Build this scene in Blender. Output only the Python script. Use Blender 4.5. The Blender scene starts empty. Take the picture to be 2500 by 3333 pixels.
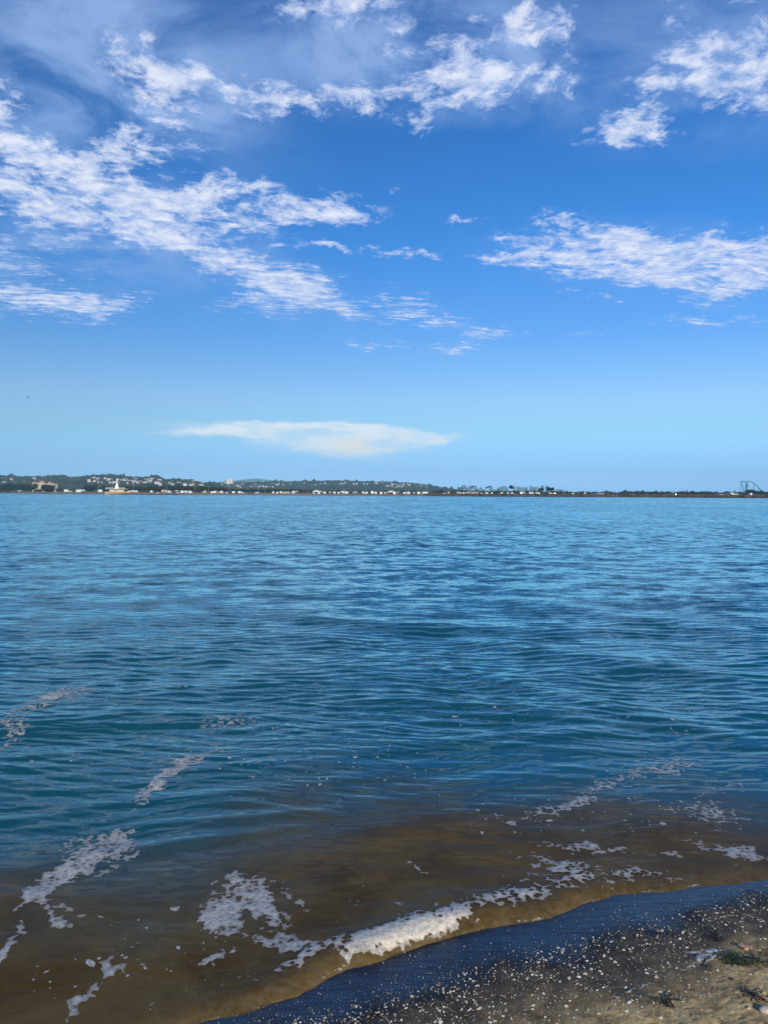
import bpy, math, random
import numpy as np
from mathutils import Matrix, Vector, Euler
R = math.radians
SC = bpy.context.scene
COL = SC.collection

# ------------------------------------------------------------------ camera
CAM_H = 2.6
F = 2504.0                                   # focal length in photo pixels (photo 2500 x 3333)
PITCH, ROLL = 1.40, 0.25
cam = bpy.data.objects.new('camera', bpy.data.cameras.new('camera'))
COL.objects.link(cam)
cam.data.sensor_fit = 'VERTICAL'
cam.data.sensor_height = 36.0
cam.data.lens = 36.0 * F / 3333.0
cam.data.clip_start = 0.05
cam.data.clip_end = 60000
CAMROT = Matrix.Rotation(R(90 - PITCH), 3, 'X') @ Matrix.Rotation(R(ROLL), 3, 'Z')
cam.matrix_world = Matrix.Translation((0, 0, CAM_H)) @ CAMROT.to_4x4()
SC.camera = cam
SC.view_settings.view_transform = 'Standard'
SC.view_settings.look = 'None'
SC.view_settings.exposure = 0
SC.view_settings.gamma = 1

def ray(px, py):
    return CAMROT @ Vector(((px - 1250) / F, (1666.5 - py) / F, -1.0))
def at(px, py, Y):                           # photo pixel -> the point at depth Y
    d = ray(px, py); k = Y / d.y
    return Vector((d.x * k, Y, CAM_H + d.z * k))
def ground(px, py, z=0.0):                   # photo pixel -> the point at height z
    d = ray(px, py); k = (z - CAM_H) / d.z
    return Vector((d.x * k, d.y * k, z))

# ------------------------------------------------------------------ sun
SUN_AZ, SUN_EL = math.atan2(0.395, -0.919), R(22)
sdir = Vector((math.sin(SUN_AZ) * math.cos(SUN_EL), math.cos(SUN_AZ) * math.cos(SUN_EL), math.sin(SUN_EL)))
sun = bpy.data.objects.new('sun', bpy.data.lights.new('sun', 'SUN'))
COL.objects.link(sun)
sun.data.energy = 3.6
sun.data.angle = R(0.5)
sun.data.color = (1.0, 0.86, 0.66)
sun.rotation_euler = sdir.to_track_quat('Z', 'Y').to_euler()

# ------------------------------------------------------------------ node helpers
class NT:
    def __init__(s, tree): s.t = tree
    def n(s, kind, **kw):
        nd = s.t.nodes.new('ShaderNode' + kind)
        for k, v in kw.items(): setattr(nd, k, v)
        return nd
    def put(s, sock, v):
        if v is None: return
        if isinstance(v, bpy.types.NodeSocket): s.t.links.new(v, sock)
        elif isinstance(v, bpy.types.Node): s.t.links.new(v.outputs[0], sock)
        else: sock.default_value = v
    def m(s, op, a, b=None, c=None, clamp=False):
        nd = s.n('Math', operation=op, use_clamp=clamp)
        for i, v in enumerate((a, b, c)): s.put(nd.inputs[i], v)
        return nd.outputs[0]
    def v(s, op, a, b=None, c=None, scale=None):
        nd = s.n('VectorMath', operation=op)
        for i, x in enumerate((a, b, c)): s.put(nd.inputs[i], x)
        if scale is not None: s.put(nd.inputs['Scale'], scale)
        return nd.outputs[0]
    def noise(s, vec, scale, detail=4, rough=0.55, dist=0.0, lac=2.0, dim='3D'):
        nd = s.n('TexNoise', noise_dimensions=getattr(s, 'dim', dim))
        s.put(nd.inputs['Vector'], vec)
        nd.inputs['Scale'].default_value = scale; nd.inputs['Detail'].default_value = detail
        nd.inputs['Roughness'].default_value = rough; nd.inputs['Distortion'].default_value = dist
        nd.inputs['Lacunarity'].default_value = lac
        return nd
    def rng(s, v, a, b, c=0.0, d=1.0, kind='SMOOTHSTEP'):
        nd = s.n('MapRange', interpolation_type=kind)
        for i, x in enumerate((v, a, b, c, d)): s.put(nd.inputs[i], x)
        return nd.outputs[0]
    def mix(s, f, a, b, blend='MIX'):
        nd = s.n('Mix', data_type='RGBA', blend_type=blend)
        s.put(nd.inputs['Factor'], f)
        for k, v in (('A', a), ('B', b)):
            sk = [i for i in nd.inputs if i.name == k and i.type == 'RGBA'][0]
            s.put(sk, v if isinstance(v, (bpy.types.NodeSocket, bpy.types.Node)) else tuple(v) + ((1,) if len(v) == 3 else ()))
        return [o for o in nd.outputs if o.type == 'RGBA'][0]
    def xyz(s, x, y, z):
        nd = s.n('CombineXYZ')
        for i, v in enumerate((x, y, z)): s.put(nd.inputs[i], v)
        return nd.outputs[0]
    def ramp(s, f, stops):
        nd = s.n('ValToRGB'); s.put(nd.inputs[0], f)
        cr = nd.color_ramp
        while len(cr.elements) < len(stops): cr.elements.new(0.5)
        for e, (p, c) in zip(cr.elements, stops):
            e.position = p; e.color = tuple(c) + (1,)
        return nd.outputs[0]

# ------------------------------------------------------------------ world: sky and clouds
def build_world():
    w = bpy.data.worlds.new('World'); SC.world = w
    w.use_nodes = True
    T = NT(w.node_tree); T.dim = '2D'
    bg = w.node_tree.nodes['Background']
    bg.inputs[1].default_value = 0.1
    s = T.n('TexSky', sky_type='NISHITA')
    s.sun_disc = False
    s.sun_elevation = SUN_EL; s.sun_rotation = -SUN_AZ
    s.air_density = 1; s.dust_density = 0.5; s.ozone_density = 3
    d = T.n('TexCoord').outputs['Generated']
    sp = T.n('SeparateXYZ'); T.put(sp.inputs[0], d)
    X, Y, Z = sp.outputs
    zc = T.m('MAXIMUM', Z, 0.0)
    # the air's own tint by height above the horizon
    tint = T.ramp(zc, TINT)
    sky = T.mix(1.0, s.outputs[0], tint, 'MULTIPLY')
    sky = T.v('SCALE', sky, scale=4.0)
    # direction coordinates for where the cloud banks lie
    ys = T.m('MAXIMUM', Y, 0.02)
    uv = T.xyz(T.m('DIVIDE', X, ys), T.m('DIVIDE', Z, ys), 0.0)
    # cloud layer coordinates (a level layer of air high above the bay)
    zz = T.m('ADD', zc, 0.07)
    P = T.xyz(T.m('DIVIDE', X, zz), T.m('DIVIDE', Y, zz), 0.0)
    Pr = T.n('Mapping', vector_type='POINT'); T.put(Pr.inputs[0], P)
    Pr.inputs['Rotation'].default_value = (0, 0, R(-14)); Pr.inputs['Scale'].default_value = (1.0, 1.0, 1)
    P = Pr.outputs[0]
    warp = T.noise(P, 2.6, 3, 0.55)
    wv = T.v('SUBTRACT', warp.outputs['Color'], (0.5, 0.5, 0.5))
    P2 = T.v('ADD', P, T.v('SCALE', wv, scale=0.10))
    uvn = T.v('MULTIPLY', T.v('SUBTRACT', T.noise(uv, 11, 4, 0.6).outputs['Color'], (0.5, 0.5, 0.5)), (0.07, 0.045, 0))
    uvw = T.v('ADD', uv, uvn)
    def mask(blobs, vec):
        acc = None
        for (px, py, rx, ry, rot, st) in blobs:
            k = 2500 / 1659.0
            c = ray(px * k, py * k)
            mp = T.n('Mapping', vector_type='TEXTURE'); T.put(mp.inputs[0], vec)
            mp.inputs['Location'].default_value = (c.x / c.y, c.z / c.y, 0)
            mp.inputs['Rotation'].default_value = (0, 0, R(-rot))
            mp.inputs['Scale'].default_value = (rx * k * 1.75 / F, ry * k * 1.75 / F, 1)
            g = T.n('TexGradient', gradient_type='SPHERICAL'); T.put(g.inputs[0], mp.outputs[0])
            acc = T.m('MULTIPLY', g.outputs['Fac'], st) if acc is None else T.m('MULTIPLY_ADD', g.outputs['Fac'], st, acc)
        return acc
    M = T.m('MINIMUM', mask(PUFFS, uvw), 1.15)
    V = T.m('MINIMUM', mask(VEILS, uvw), 1.0)
    front = T.rng(Y, 0.02, 0.2)
    # unseen part of the sky: scattered banks
    other = T.m('MULTIPLY', T.rng(T.noise(P, 0.7, 3).outputs['Fac'], 0.5, 0.7), T.m('SUBTRACT', 1.0, front))
    M = T.m('ADD', T.m('MULTIPLY', M, front), other)
    nA = T.m('ADD', T.m('MULTIPLY', T.noise(P2, 5.5, 3, 0.5, 0.2).outputs['Fac'], 0.40), T.m('MULTIPLY', T.noise(P2, 17, 8, 0.70, 0.15).outputs['Fac'], 0.60))
    # rippled texture of the lower banks, drawn out along the wind
    ms = T.n('Mapping'); T.put(ms.inputs[0], P2); ms.inputs['Rotation'].default_value = (0, 0, R(24)); ms.inputs['Scale'].default_value = (2.0, 8.0, 1)
    nB = T.noise(ms.outputs[0], 3.6, 8, 0.72, 0.5).outputs['Fac']
    low = T.rng(zc, 0.36, 0.22)
    n = T.m('ADD', T.m('MULTIPLY', nA, T.m('SUBTRACT', 1.0, T.m('MULTIPLY', low, 0.55))), T.m('MULTIPLY', nB, T.m('MULTIPLY', low, 0.55)))
    dens = T.m('ADD', T.m('MULTIPLY_ADD', M, 1.02, -0.36), T.m('MULTIPLY', T.m('SUBTRACT', n, 0.5), 6.1))
    gate = T.rng(M, 0.0, 0.25)
    a1 = T.m('MULTIPLY', T.m('SUBTRACT', 1.0, T.m('EXPONENT', T.m('MULTIPLY', T.m('POWER', T.m('MAXIMUM', dens, 0.0), 1.4), -2.2))), gate)
    n3 = T.noise(P2, 3.5, 8, 0.6, 0.3).outputs['Fac']
    a2 = T.m('MULTIPLY', T.m('MULTIPLY', V, T.rng(n3, 0.32, 0.66, 0.10, 1.0)), 0.80)
    # shading: compare with the density a little nearer the sun
    nS = T.noise(T.v('ADD', P2, (0.012, -0.03, 0)), 15, 3, 0.55, 0.15).outputs['Fac']
    nS0 = T.noise(P2, 15, 3, 0.55, 0.15).outputs['Fac']
    sh = T.m('MULTIPLY_ADD', T.m('SUBTRACT', nS0, nS), 2.2, T.m('MULTIPLY_ADD', dens, 0.35, 0.25), clamp=True)
    lit = T.mix(sh, (5.4, 6.4, 9.1), (8.9, 9.2, 10.3))
    thin = T.mix(T.m('MULTIPLY', a1, 1.0), (3.4, 5.0, 9.0), lit)
    alpha = T.m('MULTIPLY', a1, 0.92)
    col = T.mix(T.m('MULTIPLY', a2, 1.0), sky, (3.2, 4.9, 8.6))
    col = T.mix(alpha, col, thin)
    # the smooth anvil cloud far away over the land
    A = T.m('MINIMUM', mask(ANVIL, T.v('ADD', uv, T.v('MULTIPLY', uvn, (1.0, 0.42, 0)))), 1.0)
    col = T.mix(T.m('MULTIPLY', T.m('MULTIPLY', T.rng(A, 0.02, 0.62), T.rng(T.noise(T.v('MULTIPLY', uv, (1, 4, 1)), 14, 5, .6).outputs['Fac'], .3, .62, .35, 1.0)), 0.95), col, (9.0, 9.6, 10.2))
    B = T.m('MINIMUM', mask([(764, 962, 46, 15, 0, 1.0)], T.v('ADD', uv, T.v('MULTIPLY', uvn, (0.5, 0.2, 0)))), 1.0)
    col = T.mix(T.m('MULTIPLY', T.rng(B, 0.1, 0.9), 0.55), col, (10.6, 9.4, 7.6))
    T.put(bg.inputs[0], col)

TINT = [(p, (a / 4.0, b / 4.0, c / 4.0)) for p, (a, b, c) in [
    (0.0, (.86, 1.60, 3.8)), (.018, (.78, 1.35, 2.9)), (.042, (.64, 1.05, 1.95)), (.081, (.74, 1.05, 1.36)),
    (.12, (.84, 1.05, 1.34)), (.197, (.50, .90, 1.38)), (.304, (.28, .84, 1.45)), (.429, (.22, .76, 1.36)), (.55, (.15, .64, 1.28))]]
# cloud banks: centre, half sizes (in 1659-wide photo units), tilt, weight
PUFFS = [(330,170,100,62,35,.95),(405,165,80,35,0,.6),(475,195,60,26,30,.65),(25,225,42,16,10,.8),(30,182,45,20,20,.35),
 (30,300,95,48,25,.9),(130,296,26,13,0,.5),(237,320,62,33,0,1.0),(370,322,105,30,0,.5),(300,345,60,16,0,.15),(910,85,50,30,0,.42),(1050,55,80,34,0,.4),(690,35,60,38,0,.45),(850,125,70,26,0,.4),(1280,20,60,26,0,.3),(960,120,50,26,0,.4),(620,110,50,26,0,.28),(90,385,170,58,8,1.0),(210,425,130,60,12,.9),
 (60,450,120,35,0,.45),(400,430,150,44,8,1.0),(570,430,150,32,4,1.05),(710,458,85,22,0,.7),(330,490,120,44,5,.85),(490,503,110,20,0,.85),
 (90,520,180,34,0,.6),(60,570,130,24,5,.6),(460,560,150,26,20,.75),(590,600,110,34,22,.95),(600,650,120,30,0,.85),(690,605,60,26,20,.5),
 (80,650,160,32,4,1.1),(200,645,90,18,0,.6),(690,535,92,9,1,.9),(870,541,92,10,2,1.0),(795,416,70,12,0,.4),(770,663,62,16,0,.65),
 (880,650,62,26,25,.75),(930,700,120,15,8,.85),(990,746,62,12,0,.85),(1075,718,50,9,0,.65),(790,736,75,9,8,.55),(830,755,32,5,0,.5),(950,775,22,4,0,.5),
 (1012,480,36,11,0,.5),(1080,502,28,10,0,.45),(1265,505,110,38,0,.8),(1400,550,230,44,4,1.0),(1560,565,190,56,2,1.1),(1300,585,200,20,8,.7),(1120,555,80,12,0,.5),(1480,605,190,16,1,.8),
 (1240,630,48,7,0,.55),(1312,650,40,7,0,.55),(1530,660,46,12,0,.55),(1510,692,72,11,0,.9),(1650,690,42,6,0,.7),(1245,716,36,6,0,.6),
 (580,218,66,40,0,1.0),(700,212,100,40,0,.95),(800,190,80,40,0,.7),(935,232,44,52,-20,.95),(1005,172,75,55,20,.75),(1110,180,95,42,0,.85),(1200,160,50,32,0,.55),(885,262,28,22,0,.6),
 (760,15,90,42,0,.55),(1140,62,70,42,0,.85),(1180,45,50,36,0,.5),(1030,95,120,40,0,.35),(640,15,60,30,0,.35),
 (1385,182,50,24,-10,.75),(1320,268,110,22,-8,.5),(1385,262,60,38,15,.85),(1400,290,40,18,0,.5),(1490,22,42,34,0,.7),(1550,130,90,60,0,.65),(1625,190,90,52,0,1.0),(1530,150,60,30,0,.6),(1630,50,60,70,0,.75),(1610,120,80,60,0,.5)]
VEILS = [(140,50,300,130,25,1.1),(330,120,200,90,30,.7),(150,180,260,80,10,.5),(60,320,160,80,20,.6),(760,50,240,90,0,.75),(1000,80,330,110,0,.75),(880,170,260,70,0,.6),
 (1130,170,160,70,0,.4),(200,420,320,120,15,.55),(1600,90,180,150,0,.8),(1400,230,160,80,0,.35),(100,560,260,70,0,.5),(560,600,200,60,20,.35),(1480,560,300,60,3,.5),(420,250,200,60,20,.35)]
ANVIL = [(640,930,210,11,2,.8),(480,932,110,7,-1,.6),(820,935,130,12,2,.9),(745,928,60,14,0,.5),(760,955,95,24,0,.8),(680,950,150,18,3,.6),(840,955,90,16,0,.5),(900,942,75,10,3,.6),(560,922,70,6,0,.3),(860,925,40,6,0,.3),(690,922,50,6,0,.3),(720,985,190,9,3,.22),(1180,1012,330,8,2,.10)]
build_world()

# ------------------------------------------------------------------ numpy noise
def _h(ix, iy, seed):
    n = (ix.astype(np.int64) * 374761393 + iy.astype(np.int64) * 668265263 + seed * 1442695041) & 0xFFFFFFFF
    n = ((n ^ (n >> 13)) * 1274126177) & 0xFFFFFFFF
    return ((n ^ (n >> 16)) & 0xFFFFFF).astype(np.float64) / float(0xFFFFFF)
def pn(x, y, seed=0):                        # gradient noise, about -1..1
    ix = np.floor(x); iy = np.floor(y); fx = x - ix; fy = y - iy
    u = fx * fx * fx * (fx * (fx * 6 - 15) + 10); v = fy * fy * fy * (fy * (fy * 6 - 15) + 10)
    def g(dx, dy):
        a = _h(ix + dx, iy + dy, seed) * 2 * np.pi
        return np.cos(a) * (fx - dx) + np.sin(a) * (fy - dy)
    return 1.5 * ((g(0, 0) * (1 - u) + g(1, 0) * u) * (1 - v) + (g(0, 1) * (1 - u) + g(1, 1) * u) * v)
def fbm(x, y, oct=4, seed=0, gain=0.5):
    t = 0; a = 1; s = 0
    for i in range(oct):
        t = t + a * pn(x * 2**i, y * 2**i, seed + i * 17); s += a; a *= gain
    return t / s
def sstep(x, a, b):
    t = np.clip((x - a) / (b - a), 0, 1); return t * t * (3 - 2 * t)
def cells(x, y, size, seed, keep=0.5):       # distance to scattered dots, as 1 at a dot's centre falling to 0 at its rim
    out = np.zeros_like(x); gx = np.floor(x / size); gy = np.floor(y / size)
    for dx in (-1, 0, 1):
        for dy in (-1, 0, 1):
            cx, cy = gx + dx, gy + dy
            px = (cx + 0.15 + 0.7 * _h(cx, cy, seed)) * size; py = (cy + 0.15 + 0.7 * _h(cx, cy, seed + 5)) * size
            r = size * (0.06 + 0.14 * _h(cx, cy, seed + 9) ** 3) * (_h(cx, cy, seed + 11) < keep)
            out = np.maximum(out, 1 - np.hypot(x - px, (y - py) * 0.8) / np.maximum(r, 1e-6))
    return out

def polydist(x, y, pts):                     # signed distance: positive on the right-hand side (towards the camera)
    best = np.full(x.shape, 1e9); sgn = np.ones(x.shape)
    for (ax, ay), (bx, by) in zip(pts[:-1], pts[1:]):
        dx, dy = bx - ax, by - ay; L = dx * dx + dy * dy
        t = np.clip(((x - ax) * dx + (y - ay) * dy) / L, 0, 1)
        ex, ey = x - (ax + t * dx), y - (ay + t * dy)
        d2 = ex * ex + ey * ey
        c = dx * ey - dy * ex
        m = d2 < best
        best = np.where(m, d2, best); sgn = np.where(m, np.where(c > 0, -1.0, 1.0), sgn)
    return np.sqrt(best) * sgn
def gl(*p): return [tuple(ground(a, b)[:2]) for a, b in p]
SHORE = gl((-900,3560),(220,3425),(560,3352),(770,3304),(925,3258),(1020,3214),(1130,3155),(1250,3125),(1400,3072),(1589,3020),(1700,3004),(1792,2988),(1898,2945),(2003,2914),(2154,2903),(2305,2884),(2380,2877),(2500,2862),(3400,2760))
a, b = SHORE[-2], SHORE[-1]; SHORE.append((b[0] + (b[0] - a[0]) * 200, b[1] + (b[1] - a[1]) * 200))
a, b = SHORE[1], SHORE[0]; SHORE.insert(0, (b[0] + (b[0] - a[0]) * 200, b[1] + (b[1] - a[1]) * 200))
WETLINE = gl((-900,4300),(300,3560),(700,3440),(1250,3280),(1476,3208),(1702,3140),(1928,3080),(2116,3020),(2305,2982),(2500,2922),(3400,2790))
DRYLINE = gl((-900,6000),(900,3600),(1500,3400),(1928,3295),(2079,3262),(2191,3205),(2305,3145),(2500,3080),(3400,2940))
for L in (WETLINE, DRYLINE):
    a, b = L[-2], L[-1]; L.append((b[0] + (b[0] - a[0]) * 200, b[1] + (b[1] - a[1]) * 200))
    a, b = L[1], L[0]; L.insert(0, (b[0] + (b[0] - a[0]) * 200, b[1] + (b[1] - a[1]) * 200))

def grid_mesh(name, X, Y, Z, keep=None, attrs={}):
    nr, nc = X.shape
    idx = np.arange(nr * nc).reshape(nr, nc)
    q = np.stack([idx[:-1, :-1], idx[:-1, 1:], idx[1:, 1:], idx[1:, :-1]], -1).reshape(-1, 4)
    if keep is not None:
        k = keep.reshape(-1)
        q = q[k[q].any(1)]
    used = np.zeros(nr * nc, bool); used[q.reshape(-1)] = True
    remap = np.cumsum(used) - 1
    q = remap[q]
    co = np.stack([X.reshape(-1), Y.reshape(-1), Z.reshape(-1)], -1)[used]
    # face normals upward
    a = co[q[0, 1]] - co[q[0, 0]]; b = co[q[0, 3]] - co[q[0, 0]]
    if a[0] * b[1] - a[1] * b[0] < 0: q = q[:, ::-1]
    me = bpy.data.meshes.new(name)
    me.vertices.add(len(co)); me.vertices.foreach_set('co', co.astype(np.float32).reshape(-1))
    me.loops.add(q.size); me.loops.foreach_set('vertex_index', q.astype(np.int32).reshape(-1))
    me.polygons.add(len(q)); me.polygons.foreach_set('loop_start', np.arange(0, q.size, 4, dtype=np.int32))
    me.polygons.foreach_set('use_smooth', np.ones(len(q), bool))
    me.update(calc_edges=True)
    for k, v in attrs.items():
        at_ = me.attributes.new(k, 'FLOAT', 'POINT')
        at_.data.foreach_set('value', v.reshape(-1)[used].astype(np.float32))
    o = bpy.data.objects.new(name, me); COL.objects.link(o)
    return o

def new_mat(name):
    m = bpy.data.materials.new(name); m.use_nodes = True
    T = NT(m.node_tree); bs = m.node_tree.nodes['Principled BSDF']
    return m, T, bs
def attr(T, name):
    nd = T.n('Attribute', attribute_name=name); return nd.outputs['Fac']
def setp(bs, **kw):
    for k, v in kw.items(): bs.inputs[k.replace('_', ' ')].default_value = v

# ------------------------------------------------------------------ near beach and sea bed (one sheet)
def sand_z(x, y, s=None, fine=True):
    if s is None: s = polydist(x, y, SHORE)
    z = np.where(s > 0, 0.050 * s, 0.11 * s)
    z = np.maximum(z, -3.0)
    z = np.where(s > 6, 0.30 + 0.03 * (s - 6), z); z = np.minimum(z, 1.4)
    if fine:
        dry = sstep(polydist(x, y, DRYLINE), -0.25, 0.35)
        wet = sstep(polydist(x, y, WETLINE), -0.05, 0.3)
        n1 = fbm(x * 3.2, y * 3.2, 4, 3); n2 = fbm(x * 14, y * 14, 4, 9)
        z = z + (0.020 * n1 + 0.010 * np.abs(n2) + 0.004 * fbm(x * 55, y * 55, 2, 12)) * dry + (0.003 * n2 + 0.002 * fbm(x * 40, y * 40, 2, 4)) * wet
        u = x * 0.95 + y * 0.31; v = -x * 0.31 + y * 0.95
        z = z + 0.0012 * fbm(u * 9, v * 3.0, 3, 21) * (1 - dry)
    return z
def axis(dense_a, dense_b, step, lo, hi, grow=1.12):
    c = list(np.arange(dense_a, dense_b, step))
    s = step; p = c[-1]
    while p < hi: s *= grow; p += s; c.append(p)
    s = step; p = c[0]; f = []
    while p > lo: s *= grow; p -= s; f.append(p)
    return np.array(f[::-1] + c)
gx = axis(-1.6, 4.2, 0.0065, -400, 400); gy = axis(3.1, 6.6, 0.0065, -120, 60)
XX, YY = np.meshgrid(gx, gy)
S = polydist(XX, YY, SHORE)
ZZ = sand_z(XX, YY, S)
sw = polydist(XX, YY, WETLINE); sd = polydist(XX, YY, DRYLINE)
edge_n = fbm(XX * 2.2, YY * 2.2, 5, 31)
wetA = 1 - sstep(sw + 0.26 * edge_n + 0.10 * fbm(XX * 11, YY * 11, 3, 33), -0.12, 0.14)
dryA = sstep(sd + 0.28 * edge_n, -0.15, 0.28)
beach = grid_mesh('beach', XX, YY, ZZ, None, {'wet': wetA, 'dry': dryA, 'dark': np.exp(-((sw + 0.26 * edge_n - 0.0) / 0.13) ** 2) * (0.7 + 0.5 * fbm(XX * 6, YY * 6, 3, 39))})
beach['kind'] = 'structure'
m, T, bs = new_mat('beach_sand')
tc = T.n('TexCoord').outputs['Object']
wet, dry = attr(T, 'wet'), attr(T, 'dry')
g1 = T.noise(tc, 9, 6, 0.65).outputs['Fac']; g2 = T.noise(tc, 160, 4, 0.7).outputs['Fac']; g3 = T.noise(tc, 3.0, 4, 0.6).outputs['Fac']
damp = T.mix(T.rng(g1, 0.3, 0.7), (0.056, 0.045, 0.028), (0.150, 0.117, 0.068))
damp = T.mix(T.rng(g3, 0.55, 0.75), damp, (0.022, 0.020, 0.017))
dryc = T.mix(T.rng(g1, 0.3, 0.7), (0.36, 0.255, 0.11), (0.72, 0.545, 0.26))
dryc = T.mix(T.rng(g3, 0.57, 0.68, 0.0, 0.75), dryc, (0.10, 0.075, 0.045))
c = T.mix(dry, damp, dryc)
c = T.mix(1.0, c, T.ramp(g2, [(0.25, (0.55, 0.55, 0.55)), (0.5, (1, 1, 1)), (0.78, (1.5, 1.45, 1.4))]), 'MULTIPLY')
ms = T.n('Mapping'); T.put(ms.inputs[0], tc); ms.inputs['Rotation'].default_value = (0, 0, R(52)); ms.inputs['Scale'].default_value = (1.2, 9.0, 1)
stk = T.noise(ms.outputs[0], 3.2, 6, 0.7, .3).outputs['Fac']
wet_sky = T.mix(T.rng(stk, 0.35, 0.68), (0.002, 0.009, 0.022), (0.006, 0.034, 0.070))  # wet sand, with the sky's reflection painted in as streaky navy blue
wet_sky = T.mix(T.rng(T.noise(ms.outputs[0], 14, 4, .7).outputs['Fac'], .62, .74, 0, .35), wet_sky, (0.10, 0.12, 0.14))
wet_sky = T.mix(T.rng(T.noise(tc, 2.6, 6, .72, .5).outputs['Fac'], .50, .72, 0, .7), wet_sky, (0.030, 0.026, 0.020))
wet_sky = T.mix(1.0, wet_sky, T.ramp(g2, [(0.25, (.5, .5, .5)), (0.5, (1, 1, 1)), (0.78, (1.9, 1.8, 1.7))]), 'MULTIPLY')
c = T.mix(T.m('MULTIPLY', attr(T, 'dark'), .85), T.mix(wet, c, wet_sky), (0.006, 0.008, 0.014))
T.put(bs.inputs['Base Color'], c)
T.put(bs.inputs['Roughness'], T.m('ADD', T.m('MULTIPLY', T.m('SUBTRACT', 1.0, wet), 0.42), T.m('ADD', T.m('MULTIPLY_ADD', stk, 0.30, 0.02), T.m('MULTIPLY', dry, 0.3))))
T.put(bs.inputs['Specular IOR Level'], T.m('MULTIPLY', T.m('ADD', T.m('MULTIPLY', wet, T.rng(stk, .3, .7, .35, .75)), 0.22), T.m('SUBTRACT', 1.0, T.m('MULTIPLY', attr(T, 'dark'), 0.75), clamp=True)))
bmp = T.n('Bump'); bmp.inputs['Distance'].default_value = 0.004
T.put(bmp.inputs['Height'], T.noise(tc, 230, 3, 0.7).outputs['Fac'])
T.put(bmp.inputs['Strength'], T.m('SUBTRACT', 0.75, T.m('MULTIPLY', wet, 0.62)))
bm2 = T.n('Bump'); bm2.inputs['Distance'].default_value = 0.006; T.put(bm2.inputs['Height'], stk); T.put(bm2.inputs['Strength'], T.m('MULTIPLY', wet, .8)); T.put(bm2.inputs['Normal'], bmp.outputs[0])
T.put(bs.inputs['Normal'], bm2.outputs[0])
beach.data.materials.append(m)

# ------------------------------------------------------------------ the bay's water
rs = np.random.RandomState(7)
t_rows = np.concatenate([np.geomspace(0.0012, 0.0022, 5)[:-1], np.arange(0.0022, 0.86, 0.52 / 769.0)])
tx = axis(-0.60, 0.60, 0.95 / 769.0, -6.0, 6.0, 1.08)
Dd = CAM_H / t_rows
TX, DD = np.meshgrid(tx, Dd)
WX, WY = TX * DD, DD * 1.0
dist = np.hypot(WX, WY)
dstep = np.gradient(Dd)[:, None] * np.ones_like(WX); dstep = np.abs(dstep)
WS = polydist(WX, WY, SHORE) + 0.024 * fbm(WX * 5, WY * 5, 3, 141) + 0.006 * fbm(WX * 26, WY * 26, 2, 142)
off = np.maximum(-WS, 0)                     # metres out from the shoreline
rough = sstep(off, 0.5, 5.5)
patch = fbm(WX * 0.06, WY * 0.03, 3, 50) ; patch2 = fbm(WX * 0.35, WY * 0.14, 3, 60)
gust = np.clip(0.9 + 0.5 * patch + 0.45 * patch2, 0.4, 1.6)
wx = WX + 0.25 * fbm(WX * 0.5, WY * 0.5, 2, 70); wy = WY + 0.25 * fbm(WX * 0.5, WY * 0.5, 2, 80)
H = np.zeros_like(WX); lost = np.zeros_like(WX)
comps = []
for i in range(150):
    lam = 10 ** (rs.uniform(math.log10(0.085), math.log10(0.36)) if i % 4 else rs.uniform(math.log10(0.3), math.log10(2.4)))
    if rs.rand() < 0.6: th = R(rs.normal(-8, 6))
    else: th = R(rs.normal(15, 7))
    comps.append((lam, th, rs.uniform(0, 2 * np.pi)))
for lam, th, ph in comps:
    k = 2 * np.pi / lam
    slope = 0.0215 * (1.0 if lam < 0.42 else 0.26)
    w = np.clip((lam / np.maximum(dstep, 1e-4) - 1.9) / 2.2, 0, 1)
    H += (slope / k) * w * np.sin(k * (-math.sin(th) * wx + math.cos(th) * wy) + ph)
    lost += (1 - w)
lost /= len(comps)
H *= gust * (0.12 + 0.88 * rough)
# low swells running in along the shore
ph = 0.8 * fbm(WX * 0.4, WY * 0.4, 2, 90)
H += 0.012 * np.exp(-((off - 2.2) / 1.8) ** 2) * np.sin(off * 2 * np.pi / 0.62 + ph * 5) * 0.35
H += 0.022 * sstep(off, 2, 6) * np.exp(-(off / 30) ** 2) * np.sin(off * 2 * np.pi / 3.1 + ph * 3 + 1.2)
for (a0, b0, a1, b1, amp_, wd) in ((900, 2010, 1560, 2050, .05, .55), (1150, 2270, 1900, 2330, .040, .34), (1500, 2080, 2500, 2230, .035, .5), (1700, 1960, 2560, 2090, .04, .7), (1550, 2200, 2500, 2430, .022, .3), (-60, 2360, 800, 2330, .028, .36), (-60, 2480, 620, 2420, .016, .22), (1250, 2440, 2000, 2380, .018, .22), (300, 2700, 1050, 2640, .009, .10), (420, 2770, 1000, 2690, .008, .09), (150, 2640, 800, 2580, .010, .12)):
    p0, p1 = ground(a0, b0), ground(a1, b1); L_ = (p1 - p0).length; tx_, ty_ = (p1.x - p0.x) / L_, (p1.y - p0.y) / L_
    u_ = (WX - p0.x) * tx_ + (WY - p0.y) * ty_; v_ = -(WX - p0.x) * ty_ + (WY - p0.y) * tx_ + 0.35 * wd * fbm(WX * .9, WY * .9, 3, int(a0) + 5)
    H += 1.7 * amp_ * np.exp(-(v_ / wd) ** 2) * sstep(u_, -.15 * L_, .25 * L_) * (1 - sstep(u_, .75 * L_, 1.15 * L_))
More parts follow.
